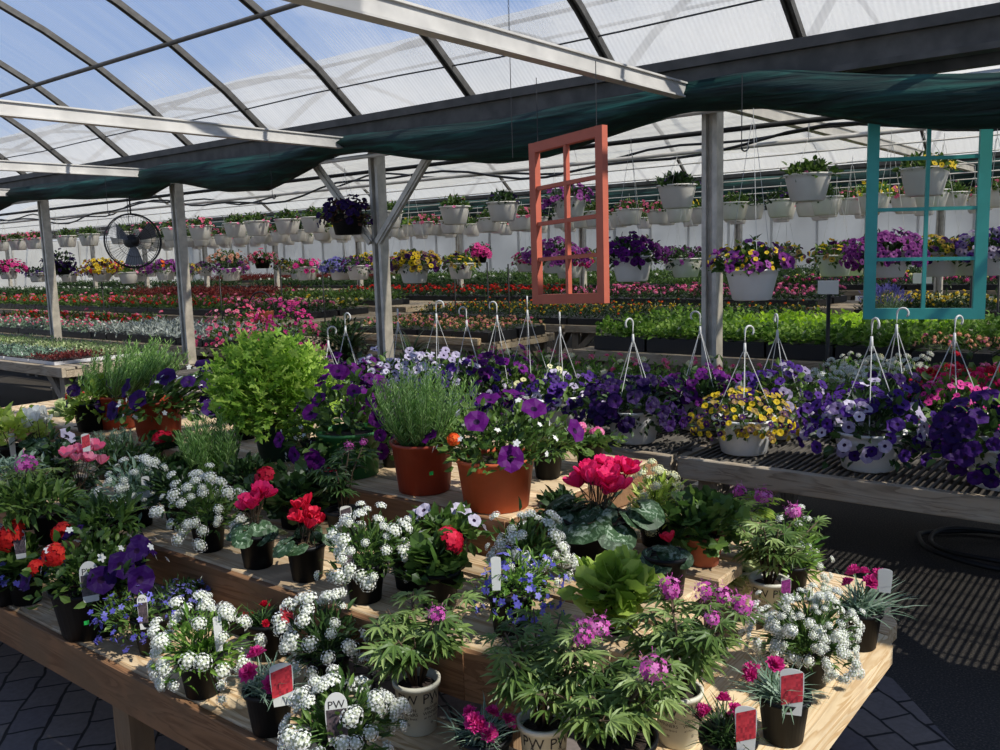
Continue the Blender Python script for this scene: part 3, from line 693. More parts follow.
def floor_mat():
    m, nt, N, L = newmat('asphalt_and_gravel'); tc = N.new('ShaderNodeTexCoord')
    n = N.new('ShaderNodeTexNoise'); n.inputs['Scale'].default_value = 130; n.inputs['Detail'].default_value = 3; L.new(tc.outputs['Object'], n.inputs['Vector'])
    n2 = N.new('ShaderNodeTexNoise'); n2.inputs['Scale'].default_value = 1.1; n2.inputs['Detail'].default_value = 6; L.new(tc.outputs['Object'], n2.inputs['Vector'])
    a = ramp(nt, n.outputs[0], [(.35, srgb('403c37')), (.55, srgb('565048')), (.72, srgb('8a8070'))])
    b = ramp(nt, n2.outputs[0], [(.4, srgb('4a4744')), (.7, srgb('8a7f6e'))])
    mx = N.new('ShaderNodeMixRGB'); mx.blend_type = 'MULTIPLY'; mx.inputs[0].default_value = .8; L.new(a, mx.inputs[1]); L.new(b, mx.inputs[2])
    g = N.new('ShaderNodeMixRGB'); g.inputs[0].default_value = .4; L.new(mx.outputs[0], g.inputs[1]); L.new(a, g.inputs[2])
    p = N.new('ShaderNodeBsdfPrincipled'); p.inputs['Roughness'].default_value = .9; L.new(g.outputs[0], p.inputs['Base Color'])
    bp = N.new('ShaderNodeBump'); bp.inputs['Strength'].default_value = .5; bp.inputs['Distance'].default_value = .006; L.new(n.outputs[0], bp.inputs['Height']); L.new(bp.outputs[0], p.inputs['Normal'])
    out = N.new('ShaderNodeOutputMaterial'); L.new(p.outputs[0], out.inputs[0]); return m
mb = MB(); mb.box(XL, XR+1, -3.5, GY3+.3, -.06, 0); tag(mb.build('floor', floor_mat()), kind='structure')
def paver_mat():
    m, nt, N, L = newmat('stone_pavers'); tc = N.new('ShaderNodeTexCoord')
    mp = N.new('ShaderNodeMapping'); mp.inputs['Rotation'].default_value = (0, 0, math.radians(38)); L.new(tc.outputs['Object'], mp.inputs['Vector'])
    nd = N.new('ShaderNodeTexNoise'); nd.inputs['Scale'].default_value = 5; L.new(mp.outputs[0], nd.inputs['Vector'])
    va = N.new('ShaderNodeMixRGB'); va.blend_type = 'ADD'; va.inputs[0].default_value = .06; L.new(mp.outputs[0], va.inputs[1]); L.new(nd.outputs['Color'], va.inputs[2])
    b = N.new('ShaderNodeTexBrick'); b.inputs['Scale'].default_value = 1; b.inputs['Brick Width'].default_value = .17; b.inputs['Row Height'].default_value = .125; b.inputs['Mortar Size'].default_value = .006; b.offset = .5
    b.inputs['Mortar Smooth'].default_value = .3
    b.inputs['Color1'].default_value = srgb('8f8378'); b.inputs['Color2'].default_value = srgb('7b7270'); b.inputs['Mortar'].default_value = srgb('2e2a26'); L.new(va.outputs[0], b.inputs['Vector'])
    n = N.new('ShaderNodeTexNoise'); n.inputs['Scale'].default_value = 60; n.inputs['Detail'].default_value = 4; L.new(tc.outputs['Object'], n.inputs['Vector'])
    mx = N.new('ShaderNodeMixRGB'); mx.blend_type = 'MULTIPLY'; mx.inputs[0].default_value = .5; L.new(b.outputs[0], mx.inputs[1]); L.new(n.outputs[0], mx.inputs[2])
    p = N.new('ShaderNodeBsdfPrincipled'); p.inputs['Roughness'].default_value = .85; L.new(mx.outputs[0], p.inputs['Base Color'])
    bp = N.new('ShaderNodeBump'); bp.inputs['Strength'].default_value = .8; bp.inputs['Distance'].default_value = .01; bp.invert = True; L.new(b.outputs['Fac'], bp.inputs['Height']); L.new(bp.outputs[0], p.inputs['Normal'])
    out = N.new('ShaderNodeOutputMaterial'); L.new(p.outputs[0], out.inputs[0]); return m
# paved patch: curved border on its far right side
mb = MB(); outline = [(-14, -3.3), (.6, -3.3), (.55, -1), (.35, .6), (.1, 1.7), (-.18, 2.45), (-.5, 2.88), (-.8, 3.26), (-1.5, 3.42), (-3, 3.44), (-6, 3.3), (-9, 2.9), (-14, 2.6)]
V = [(x, y, .006) for x, y in outline]+[(x, y, -.02) for x, y in outline]; n = len(outline)
mb.add(V, [tuple(range(n))]+[(i, i+n, (i+1) % n+n, (i+1) % n) for i in range(n)]); tag(mb.build('floor_paving', paver_mat()), kind='structure')

# ------------------------------------------------------------------ stepped plant stand
ZL, ZM, ZT = .50, .68, .80
def board(mb, x0, x1, y0, y1, z1, th=.036, ch=.005): mb.box(x0, x1, y0, y1, z1-th, z1, ch=ch)
st = empty('stepped_plant_stand', (0, 0, 0)); tag(st, 'three step wooden plant stand filled with small potted flowers', 'plant stand')
mb = MB()                                               # lower tier, long front board pair
board(mb, -6.6, -.965, 1.14, 1.29, ZL); board(mb, -6.6, -.965, 1.295, 1.445, ZL)
mb.build('lower_deck_board', MT['wood_x'], st)
mb = MB(); V = [(-.96, .95), (-.60, .95), (-.60, 2.47), (-.635, 2.5), (-.96, 2.305)]
def prism(mb, O, z0, z1, mi=0):
    n = len(O); mb.add([(x, y, z0) for x, y in O]+[(x, y, z1) for x, y in O], [tuple(range(n-1, -1, -1)), tuple(range(n, 2*n))]+[(i, (i+1) % n, (i+1) % n+n, i+n) for i in range(n)], mi)
prism(mb, [(-.958, 1.0), (-.605, 1.0), (-.60, 2.44), (-.63, 2.50), (-.83, 2.55), (-.958, 2.30)], ZL-.05, ZL)
mb.build('right_deck_board', MT['wood_y'], st)
mb = MB()
for k, (y0, y1, x1) in enumerate(((2.315, 2.46, -.965), (2.465, 2.60, -.84), (2.605, 2.75, -.655), (2.755, 2.90, -.80))):
    prism(mb, [(-1.55, y0), (x1-.0, y0), (x1+(.0 if k != 2 else -.03), y1), (-1.55, y1)], ZL-.04, ZL-(.004 if k == 0 else 0))
prism(mb, [(-.83, 2.555), (-.635, 2.505), (-.63, 2.60), (-.66, 2.66), (-.78, 2.60)], ZL-.045, ZL+.001)
mb.build('end_deck_board', MT['wood_x'], st)
mb = MB()                                               # middle tier
board(mb, -6.6, -1.02, 1.48, 1.66, ZM); board(mb, -6.6, -.99, 1.665, 1.84, ZM); board(mb, -6.6, -.955, 1.90, 2.01, ZM, .075, .022); board(mb, -6.6, -1.02, 2.03, 2.17, ZM); board(mb, -1.6, -1.0, 2.20, 2.36, ZM); board(mb, -1.6, -1.04, 2.40, 2.56, ZM); board(mb, -1.6, -1.05, 2.60, 2.76, ZM)
mb.build('middle_deck_board', MT['wood_x'], st)
mb = MB()                                               # top tier
for k in range(6): board(mb, -5.4, -1.60-.004*(k % 2), 2.03+k*.148, 2.03+k*.148+.142, ZT)
mb.build('upper_deck_board', MT['wood_x'], st)
mb = MB(); mb.box(-6.6, -.962, 1.118, 1.139, ZL-.125, ZL-.002, ch=.003); mb.build('lower_fascia', MT['fascia'], st)
mb = MB(); mb.box(-6.6, -1.30, 1.456, 1.478, ZM-.125, ZM-.002, ch=.003); mb.obox((-1.31, 1.468, ZM-.063), (-1.04, 1.52, ZM-.063), .022, .12); mb.build('middle_fascia', MT['fascia'], st)
mb = MB(); mb.box(-5.4, -1.602, 2.006, 2.028, ZT-.13, ZT-.002, ch=.003); mb.box(-1.60, -1.578, 2.01, 2.92, ZT-.13, ZT-.002, ch=.003); mb.build('upper_fascia', MT['fascia'], st)
for x, y, z in [(-2.34, 1.17, ZL), (-3.9, 1.17, ZL), (-5.9, 1.17, ZL), (-.9, 1.2, ZL), (-.9, 2.1, ZL), (-.9, 2.68, ZL), (-1.24, 1.52, ZM), (-2.05, 1.52, ZM), (-3.6, 1.52, ZM), (-5.4, 1.52, ZM), (-1.66, 2.07, ZT), (-3.2, 2.07, ZT), (-5.3, 2.07, ZT), (-1.66, 2.85, ZT), (-3.2, 2.85, ZT), (-5.3, 2.85, ZT), (-1.1, 2.7, ZM)]:
    mb = MB(); mb.box(x-.044, x+.044, y-.02, y+.05, 0, z-.045, ch=.003); mb.build('leg', MT['wood_z'], st)

# ------------------------------------------------------------------ benches
def bench(x0, x1, y0, y1, z, label, slats='y', brace=True, wood_='old', legx=None, seed=0):
    e = empty('plant_bench', ((x0+x1)/2, (y0+y1)/2, 0)); tag(e, label, 'bench'); cx, cy = (x0+x1)/2, (y0+y1)/2
    mb = MB(); hx, hy = (x1-x0)/2, (y1-y0)/2
    if slats == 'y':
        n = int(2*hx/.030)
        for i in range(n): x = -hx+.045+i*(2*hx-.09)/max(n-1, 1); mb.box(x-.0055, x+.0055, -hy+.02, hy-.02, z-.012, z)
        for k in range(int(2*hy/.17)+1): y = -hy+.06+k*.17; mb.box(-hx+.02, hx-.02, y-.006, y+.006, z-.026, z-.0125)
    else:
        n = int(2*hy/.11)
        for i in range(n): y = -hy+.06+i*(2*hy-.12)/max(n-1, 1); mb.box(-hx, hx, y-.045, y+.045, z-.02, z)
    mb.build('bench_top', MT['old_y'] if slats == 'y' else MT['old_x'], e)
    mb = MB(); mb.box(-hx, hx, -hy-.02, -hy+.018, z-.09, z+.003, ch=.004); mb.box(-hx, hx, hy-.018, hy+.02, z-.09, z+.003, ch=.004)
    mb.box(-hx, -hx+.038, -hy+.02, hy-.02, z-.09, z-.027); mb.box(hx-.038, hx, -hy+.02, hy-.02, z-.09, z-.027)
    mb.build('bench_frame', MT['old_x'], e)
    xs = legx or [-hx+.12, 0, hx-.12]
    for x in xs:
        for s in (-1, 1):
            y = s*(hy-.06); m = MB(); m.box(x-.045, x+.045, y-.03, y+.03, 0, z-.03, ch=.003); m.build('leg', MT['old_z'], e)
        for s in (-1, 1): m = MB(); m.obox((x, s*(hy-.05), z-.38), (x, s*(hy-.38), z-.06), .035, .075); m.build('brace', MT['old_z'], e)
    for s in (-1, 1): m = MB(); m.obox((s*hx-s*.12, -hy+.05, z-.36), (s*hx-s*.42, -hy+.05, z-.07), .075, .03, 0, (0, 1, 0)); m.build('corner_brace', MT['old_z'], e)
    return e
ZB = .68
bench(-1.765, .95, 3.47, 5.72, ZB, 'grey slatted bench at right carrying petunia baskets')
bench(-4.28, -1.80, 3.47, 5.3, ZB, 'grey slatted bench behind the terracotta pots, joined to the next at a gap')
bench(-6.9, -4.32, 3.55, 5.12, ZB, 'grey slatted bench behind the big lime shrub')
bench(-13.6, -8.08, 3.75, 4.98, ZB, 'weathered wooden bench of seedling trays at far left', 'x')

# ------------------------------------------------------------------ bedding trays
TYPES = {}
def tray_type(key, w, d, leaf, tpl, ls, nl, h, flowers=None, tr='tray', seed=0, rows=(4, 4), th=.055):
    """tray mesh + foliage mesh + blossom mesh, shared by all copies"""
    r = np.random.default_rng(seed+11); mb = MB(); t = th; w_ = w-.012; d_ = d-.012
    mb.box(-w_/2, w_/2, -d_/2, d_/2, 0, .008); 
    for (a, b, c, e) in ((-w_/2, w_/2, -d_/2, -d_/2+.006), (-w_/2, w_/2, d_/2-.006, d_/2), (-w_/2, -w_/2+.006, -d_/2+.006, d_/2-.006), (w_/2-.006, w_/2, -d_/2+.006, d_/2-.006)): mb.box(a, b, c, e, .008, t)
    nx, ny = rows; cw, cd = w_/nx, d_/ny
    for i in range(nx):
        for j in range(ny):
            x = -w_/2+cw*(i+.5); y = -d_/2+cd*(j+.5); mb.box(x-cw*.44, x+cw*.44, y-cd*.44, y+cd*.44, .008, t+.008, 1 if (i+j) % 1 == 0 else 0)
    def fin(m, nm, mats):
        o = m.build(nm, mats); me = o.data; bpy.data.objects.remove(o); return me
    a = fin(mb, 'tray', [MT[tr], MT['soil'] if tr != 'tray' else MT['tray']])
    f = MB(); P = []; D = []
    for i in range(nx):
        for j in range(ny):
            c = np.array([-w_/2+cw*(i+.5), -d_/2+cd*(j+.5), t]); hh = h*(.8+.4*r.random()); k = nl
            q, nn = shell(k, cw*.54, hh, t, 0, r, .6); q[:, :2] += c[:2]; P.append(q); D.append(nn+np.array([0, 0, .4])+.5*r.standard_normal(nn.shape))
    P = np.concatenate(P); D = np.concatenate(D); f.inst(LT[tpl], P, frames_d(D, r, .5), ls*(.7+.6*r.random(len(P)))); b = fin(f, 'foliage', LEAF[leaf]); c_ = None
    if flowers:
        m = MB(); mats = []
        for mi, (pt, k, fs, ft) in enumerate(flowers):
            for i in range(nx):
                for j in range(ny):
                    kk = k if k >= 1 else (1 if r.random() < k else 0)
                    if not kk: continue
                    q, nn = shell(kk, cw*.5, h*1.08, t, .45, r, .05); q[:, 0] += -w_/2+cw*(i+.5); q[:, 1] += -d_/2+cd*(j+.5)
                    tt = FT[ft]; tt = (tt[0], tt[1], [2*mi+x for x in tt[2]]); m.inst(tt, q, frames_n(nn+np.array([0, 0, .5]), r), fs*(.8+.4*r.random(kk)))
            mats += [PET[pt], PET['aly_core' if ft == 'aly' else 'yel_eye']]
        c_ = fin(m, 'blossoms', mats)
    TYPES[key] = (a, b, c_)
S1, S2 = (.54, .52), (1.08, .60)
tray_type('seedgreen', *S1, 'var', 'simple', .035, 9, .06, None, 'wtray', 1, (8, 8), .032)
tray_type('seedgrey', *S1, 'grey', 'simple', .032, 9, .05, [('white', .25, .008, 'five')], 'wtray', 2, (8, 8), .032)
tray_type('seedred', *S1, 'maroon', 'simple', .035, 9, .05, None, 'wtray', 3, (8, 8), .032)
tray_type('alyssum', *S1, 'bright', 'simple', .045, 26, .15, [('white', 4, .020, 'aly'), ('cream', .5, .02, 'aly')], 'tray', 4, (4, 4), .07)
tray_type('geranium_pink', *S1, 'mid', 'round', .05, 16, .15, [('hotpink', 3, .024, 'pom'), ('crimson', 1, .024, 'pom')], 'tray', 5, (4, 4), .07)
tray_type('geranium_crimson', *S1, 'mid', 'round', .05, 16, .15, [('crimson', 2, .026, 'pom'), ('pink', 1, .022, 'pom')], 'tray', 6, (4, 4), .07)
tray_type('pinkcream', *S1, 'bright', 'simple', .045, 26, .14, [('rosepink', .7, .018, 'pom'), ('cream', .5, .022, 'pom')], 'tray', 7, (4, 4), .07)
tray_type('darkpurple', *S1, 'dark', 'oval', .045, 18, .13, [('dpurple', 2, .028, 'small')], 'tray', 8, (4, 4), .07)
tray_type('hosta', *S1, 'bright', 'wide', .045, 44, .15, [('white', .12, .02, 'five')], 'tray', 9, (4, 4), .12)
tray_type('lime', *S1, 'hot', 'wide', .042, 46, .15, None, 'tray', 10, (4, 4), .12)
tray_type('peach', *S1, 'mid', 'simple', .05, 14, .10, [('peach', 2, .018, 'pom'), ('pink', .4, .016, 'pom')], 'tray', 11, (4, 4), .10)
tray_type('marigold', *S1, 'dark', 'simple', .045, 20, .15, [('yellow', .5, .017, 'pom'), ('orange', .25, .015, 'pom')], 'tray', 12, (4, 4), .07)
tray_type('darktag', *S1, 'dark', 'oval', .05, 18, .12, None, 'tray', 13, (5, 5), .07)
tray_type('dusty', *S1, 'silver', 'lance', .07, 12, .10, None, 'tray', 14, (5, 5), .08)
tray_type('redgreen', *S2, 'mid', 'simple', .07, 18, .17, [('red', .45, .03, 'pom'), ('rosepink', .35, .028, 'pom')], 'tray', 15, (7, 4), .08)
tray_type('pinkrow', *S2, 'dark', 'simple', .07, 16, .17, [('pink', 1, .028, 'pom'), ('rosepink', .5, .028, 'pom')], 'tray', 16, (7, 4), .08)
tray_type('maroon', *S2, 'maroon', 'simple', .08, 20, .22, None, 'tray', 17, (7, 4), .08)
tray_type('green', *S2, 'dark', 'simple', .08, 20, .2, [('white', .1, .03, 'pom')], 'tray', 18, (7, 4), .08)
tray_type('redrow', *S2, 'dark', 'simple', .07, 16, .16, [('red', 1, .032, 'pom')], 'tray', 19, (7, 4), .08)
tray_type('yellowrow', *S2, 'mid', 'simple', .07, 18, .16, [('cream', 1, .026, 'pom'), ('yellow', .3, .026, 'pom')], 'tray', 20, (7, 4), .08)
tray_type('purplerow', *S2, 'dark', 'simple', .07, 18, .16, [('dpurple', 1, .04, 'small'), ('magenta', 1, .03, 'pom')], 'tray', 21, (7, 4), .08)
tray_type('limerow', *S2, 'mid', 'simple', .08, 18, .2, None, 'tray', 22, (7, 4), .08)
tray_type('palepink', *S2, 'grey', 'simple', .06, 14, .12, [('rosepink', 1, .024, 'pom'), ('white', .4, .02, 'pom')], 'tray', 23, (7, 4), .07)
tray_type('marigold_long', *S2, 'dark', 'simple', .05, 22, .16, [('yellow', 1, .018, 'pom'), ('cream', .6, .02, 'pom')], 'tray', 24, (8, 5), .08)
TL = dict(seedgreen='white tray of pale green seedlings', seedgrey='white tray of tiny grey green seedlings', seedred='white tray of tiny dark red seedlings', alyssum='black tray of round white alyssum blooms',
    geranium_pink='black tray of hot pink geraniums', geranium_crimson='black tray of crimson geraniums', pinkcream='black tray of green plants dotted pink and cream', darkpurple='black tray of dark purple pansies',
    hosta='black tray of broad bright green leaves', lime='black tray of glowing lime leaves', peach='black tray of peach impatiens', marigold='black tray of low yellow marigolds', darktag='black tray of dark green leaves',
    dusty='black tray of silver dusty miller', redgreen='long tray of red and pink blooms over green', pinkrow='long tray of pink blooms', maroon='long tray of dark maroon foliage', green='long tray of tall green plants', redrow='long tray of bright red geraniums',
    yellowrow='long tray of cream and yellow blooms', purplerow='long tray of dark purple blooms', limerow='long tray of light green plants', palepink='long tray of pink specked pale plants', marigold_long='long tray of yellow and orange marigolds')
NT = [0]
def tray(key, x, y, z, where):
    e = empty('bedding_tray', (x, y, z), random.choice((0, PI))); l = TL[key]+' '+where
    tag(e, l, 'plant tray', l); a, b, c = TYPES[key]
    link('tray', a, e); link('foliage', b, e)
    if c: link('blossoms', c, e)
    NT[0] += 1
def bed(y0, z, rows, pitch, segs, where, big=False):
    w = 1.09 if big else .55
    for k in range(rows):
        for x0, x1, key in segs:
            if isinstance(key, (list, tuple)): kk = key[min(k, len(key)-1)]
            else: kk = key
            if kk is None: continue
            n = max(1, int(round((x1-x0)/w)))
            for i in range(n): tray(kk, x0+w*(i+.5), y0+pitch*(k+.5), z, where)
# front bench, back half
bed(4.66, ZB+.005, 1, .53, [(-1.74, -1.19, 'alyssum'), (-1.19, .46, 'geranium_pink')], 'on the front slatted bench')
bed(5.20, ZB+.005, 1, .53, [(-1.74, -1.19, 'alyssum'), (-1.19, .46, 'geranium_crimson')], 'along the back of the front bench')
bed(4.66, ZB+.005, 1, .53, [(-4.25, -2.05, 'pinkcream')], 'behind the dark petunia baskets')
# left seedling bench
bed(3.78, ZB+.003, 2, .55, [(-13.3, -11.65, 'seedgrey'), (-11.65, -10.0, ['seedgrey', 'seedgreen']), (-10.0, -8.9, ['seedgrey', 'seedgreen']), (-8.9, -8.35, ['seedred', 'seedgreen'])], 'on the weathered far left bench')
# second bay beds
def bed_bench(x0, x1, y0, y1, z, lab, step=3.2):
    n = max(1, int(round((x1-x0)/step))); w = (x1-x0)/n
    ords = ['leftmost', 'second from the left', 'third from the left', 'fourth from the left', 'fifth from the left', 'sixth from the left', 'seventh from the left', 'eighth from the left', 'ninth from the left']
    for i in range(n): bench(x0+w*i+.02, x0+w*(i+1)-.02, y0, y1, z, lab+(', '+ords[i] if n > 1 else ''), 'x')
bed_bench(-4.6, 1.6, 6.85, 8.55, .68, 'bench under the broad green and lime leaves'); bed(6.9, .685, 3, .54, [(-4.4, -3.3, 'hosta'), (-3.3, -2.2, ['hosta', 'lime', 'lime']), (-2.2, -1.65, ['hosta', 'hosta', 'lime']), (-1.65, 1.1, ['peach', 'hosta', 'hosta'])], 'on the second row bench')
bed_bench(-9.4, -3.3, 9.3, 11.0, .66, 'bench under the marigolds behind the coral frame'); bed(9.35, .665, 3, .54, [(-9.1, -5.2, 'marigold'), (-5.2, -3.55, ['darktag', 'darktag', 'marigold'])], 'on the third row bench')
bed_bench(-3.2, 2.5, 9.5, 12.4, .68, 'bare slatted bench seen through the teal frame'); bed(11.3, .685, 2, .55, [(-3.1, -1.9, 'marigold_long'), (-1.2, 2.1, 'yellowrow')], 'beyond the teal frame'); bed(9.7, .685, 1, .6, [(-1.5, 1.9, 'palepink')], 'at the front of the far right bench', True)
bed_bench(-14.6, -8.8, 12.5, 13.8, .72, 'bench of red geraniums left of the coral frame'); bed(12.55, .725, 2, .62, [(-14.4, -8.9, 'redrow')], 'on the red geranium bench', True)
bed_bench(-8.6, -3.6, 12.2, 13.8, .72, 'pale wooden bench of pink flowers right of the coral frame'); bed(12.25, .725, 2, .7, [(-8.5, -4.0, 'pinkrow')], 'on the pale wooden bench', True)
bed_bench(-22, 2, 15.6, 16.9, .78, 'long bench in the third bay', 6); bed(15.6, .785, 2, .62, [(-21.8, -12, 'green'), (-12, -6, ['limerow', 'green']), (-6, 1.8, ['purplerow', 'yellowrow'])], 'in the third bay', True)
bed_bench(-30, 0, 19.2, 20.6, .8, 'bench before the far white wall', 6); bed(19.3, .805, 2, .62, [(-29.5, -20, 'maroon'), (-20, -10, 'limerow'), (-10, -.5, 'green')], 'before the far white wall', True)
# left side of the second bay
bed_bench(-16.2, -8.0, 5.75, 7.2, .62, 'bench of silver dusty miller behind the fan'); bed(5.8, .625, 2, .60, [(-16, -11.9, ['palepink', 'redgreen'])], 'left of the silver plants', True); bed(5.8, .625, 2, .54, [(-11.8, -8.4, 'dusty')], 'behind the round fan')
bed_bench(-22.5, -9.5, 8.2, 9.8, .72, 'bench of red and pink flowers in the left half', 4.6); bed(8.3, .725, 2, .64, [(-22.2, -12.4, ['redgreen', 'redgreen']), (-12.4, -9.7, ['pinkrow', 'yellowrow'])], 'in the left half', True)
bed_bench(-29, -10.5, 10.7, 12.2, .74, 'bench of dark foliage in the left half', 6.2); bed(10.8, .745, 2, .64, [(-28.5, -20, ['green', 'green']), (-20, -14.6, 'maroon')], 'on the dark row by the left wall', True); bed(10.8, .745, 1, .64, [(-14.4, -10.6, 'limerow')], 'behind the pink rows', True)
bed_bench(-33, -14.5, 13.9+.9, 15.4+.1, .8, 'bench of tall green plants far left', 6.2); bed(14.85, .805, 1, .6, [(-32.5, -22, 'green')], 'far left below the baskets', True)

# ------------------------------------------------------------------ potted plants on the stand
POTS = dict(b4=('black_pot', .047, .036, .09), b5=('black_pot', .056, .043, .108), b6=('black_pot', .078, .060, .14), big=('black_pot', .115, .09, .15),
            org=('orange_pot', .125, .103, .165), brk=('brick_pot', .108, .088, .175), dgr=('dark_green_pot', .118, .098, .15), grn=('green_pot', .12, .10, .17), clay=('clay', .056, .042, .09), pw=('cream_pot', .052, .043, .125), b8=('black_pot', .10, .078, .15))
def potted(name, px, py, z, ptype, grow, cx, ytop, cw, label, cat='potted plant', tags=(), sticker=None, seed=None, scale=1, **kw):
    """px,py: foot of the pot; cx: middle of the foliage; ytop: its top; cw: its width"""
    base, t = at_z(px, py, z)
    mat, r1, r2, h = POTS[ptype]; r1 *= scale; r2 *= scale; h *= scale
    back = Vector((base.x, base.y, 0)).normalized()*r2*.92; base = base+back
    off = (cx-px)*t/F
    R = cw/2*t/F; z0 = h*.86; H = max(.05, (py-ytop)*t/F*1.0-z0)
    e = empty(name, base); tag(e, label, cat)
    pot(e, r1, r2, h, MT[mat])
    r = np.random.default_rng(seed if seed is not None else int(px*7+py*13))
    fol_before = set(C.objects)
    GROW[grow](e, z0, R, H, r, **kw)
    # lean the canopy sideways
    v = _r0*off
    for o in e.children:
        if o.name.split('.')[0] in ('pot', 'soil'): continue
        if abs(off) > .004:
            co = np.empty(len(o.data.vertices)*3); o.data.vertices.foreach_get('co', co); co = co.reshape(-1, 3)
            k = np.clip((co[:, 2]-z0+.03)/max(H, .05), 0, 1.1)[:, None]
            if not o.name.startswith('foliage'): k = np.full_like(k, np.clip((co[:, 2].mean()-z0+.03)/max(H, .05), .35, 1) if len(co) < 400 else .8)
            co += k*np.array([[v.x, v.y, 0]]); o.data.vertices.foreach_set('co', co.ravel())
        if o.data.vertices:   # nothing sinks below the shelf
            co = np.empty(len(o.data.vertices)*3); o.data.vertices.foreach_get('co', co); co = co.reshape(-1, 3); co[:, 2] = np.maximum(co[:, 2], .006); o.data.vertices.foreach_set('co', co.ravel()); o.data.update()
    az = az_to_cam(base)
    for (tx, ty, pic, w, hh, words) in tags:     # picture position of the tag's middle
        dep = (cx if False else 0)
        q = at_d(tx, ty, t-r1*.75)-base
        plant_tag(e, (q.x, q.y, q.z-hh*.5), az, random.uniform(.05, .25), w, hh, pic, .5, words, 'arch' if words else 'wave')
    if sticker:
        mb = MB(); a0 = az+sticker[0]; zc = h*sticker[1]
        rr = lambda zz: r2+(r1-r2)*zz/h+.0012
        V = [(rr(zc+dz)*math.cos(a0+da), rr(zc+dz)*math.sin(a0+da), zc+dz) for da, dz in ((-.07,-.006),(.07,-.004),(.07,.009),(-.07,.007))]
        mb.add(V, [(0,1,2,3)]); mb.build('price_sticker', MT['sticker'], e)
    if ptype == 'pw': pot_print(e, lambda zz: r2+(r1-r2)*zz/h, [az+a for a in (kw_print.get(label[:18], (-.5, .75)))])
    return e
kw_print = {}
L_, M_, T_ = ZL, ZM, ZT
Pn = potted
# top tier
Pn('rosemary_pot', 425, 496, T_, 'brk', 'rosemary', 428, 360, 118, 'tall spiky green herb in a brick red pot, left of the purple petunia', sticker=(.25, .45), n=95, nl=46, ls=.036)
Pn('petunia_pot', 497, 514, T_, 'org', 'petunia', 508, 402, 150, 'large purple petunias and white sprays in the biggest terracotta pot', petals='violet', n=10, fr=.042, nl=760, ls=.032, leaf='mid', lo=.25, extra=[('white', 34, .011, 'spray', 'five'), ('orange', 1, .022, 'verbena', 'geran')])
Pn('petunia_pot', 352, 480, T_, 'grn', 'petunia', 352, 378, 118, 'purple petunias in a bright green pot beside the brick red pot', petals='violet', n=36, fr=.03, nl=400)
Pn('citronella_pot', 285, 462, T_, 'dgr', 'shrub', 278, 340, 126, 'big lime green bushy shrub in a dark green pot', leaf='citro', nl=3200, ls=.042, lo=-.7, zc=.42)
Pn('bacopa_pot', 318, 470, T_, 'b5', 'lobelia', 305, 408, 52, 'small white sprays trailing in front of the dark green pot', petals='white', leaf='mid', n=30, fr=.011, nl=260)
Pn('petunia_pot', 160, 442, T_, 'brk', 'petunia', 196, 372, 100, 'purple petunias with small white flowers in the orange pot at left', petals='purple', n=14, fr=.044, nl=460, extra=[('white', 34, .014, 'spray', 'five')], scale=1.05)
Pn('rosemary_pot', 121, 430, T_, 'brk', 'rosemary', 150, 340, 108, 'feathery green herb in the leftmost orange pot', n=140, ls=.05, leaf='rosemary', scale=.95)
Pn('petunia_pot', 92, 432, T_, 'b6', 'petunia', 98, 372, 48, 'yellow green plant with dark purple blooms left of the feathery herb', petals='dpurple', leaf='lime', n=9, fr=.04, nl=240)
Pn('geranium_pot', 590, 470, T_-.0, 'b5', 'geranium', 582, 432, 88, 'pale pink geranium and loose greenery right of the biggest terracotta pot', petals='pink', n=4, fr=.022, leaf='mid', nl=240, ls=.03)
Pn('white_spray_pot', 395, 468, T_, 'b5', 'alyssum', 384, 430, 34, 'white flowered plant squeezed between the green and brick pots', n=16, fr=.015)
# middle tier, back row
Pn('cleome_pot', 345, 545, M_, 'b5', 'cleome', 348, 440, 66, 'dark leaved cleome with a pink head in front of the green pot', n=2, petals='cleome', leaf='dark', stems=5, fr=.024, tags=[(346, 516, 'dark_print', .036, .075, None)])
Pn('geranium_pot', 295, 530, M_, 'b5', 'geranium', 288, 462, 96, 'dark geranium with one deep red head behind the red cyclamens', petals='crimson', n=2, leaf='dark', fr=.03, nl=260, ls=.045)
Pn('rosemary_pot', 216, 505, M_, 'b5', 'rosemary', 214, 415, 68, 'upright green herb behind the white alyssum', n=80, ls=.045)
Pn('geranium_pot', 165, 475, M_, 'b4', 'geranium', 166, 430, 34, 'crimson blooms tucked against the left orange pot', petals='crimson', n=3, leaf='dark', fr=.03)
Pn('alyssum_pot', 140, 528, M_, 'b5', 'alyssum', 136, 458, 76, 'dull white alyssum with a tall white tag left of the upright herb', n=32, fr=.019, leaf='grey', tags=[(146, 488, 'tagw', .026, .1, None)])
Pn('cyclamen_pot', 82, 518, M_, 'b5', 'cyclamen', 88, 445, 80, 'pink cyclamen with pale edged petals at left', petals='rosepink', n=10, fr=.027, ls=.075, tags=[(86, 442, 'red_print', .03, .07, None)])
Pn('cyclamen_pot', 44, 470, M_, 'b5', 'cyclamen', 40, 408, 62, 'white cyclamen at the far left', petals='white', n=7, fr=.032, ls=.07)
Pn('lime_leaf_pot', 12, 470, M_, 'b5', 'shrub', 14, 412, 68, 'yellow green leafy plant at the left edge', leaf='yel', nl=220, ls=.05, lo=-.4, tpl='wide', tags=[(12, 443, 'tagw', .026, .12, None)])
Pn('geranium_pot', 82, 436, M_, 'b5', 'geranium', 74, 396, 46, 'red geranium at left in front of the wooden bench leg', petals='red', n=1, fr=.05, leaf='var')
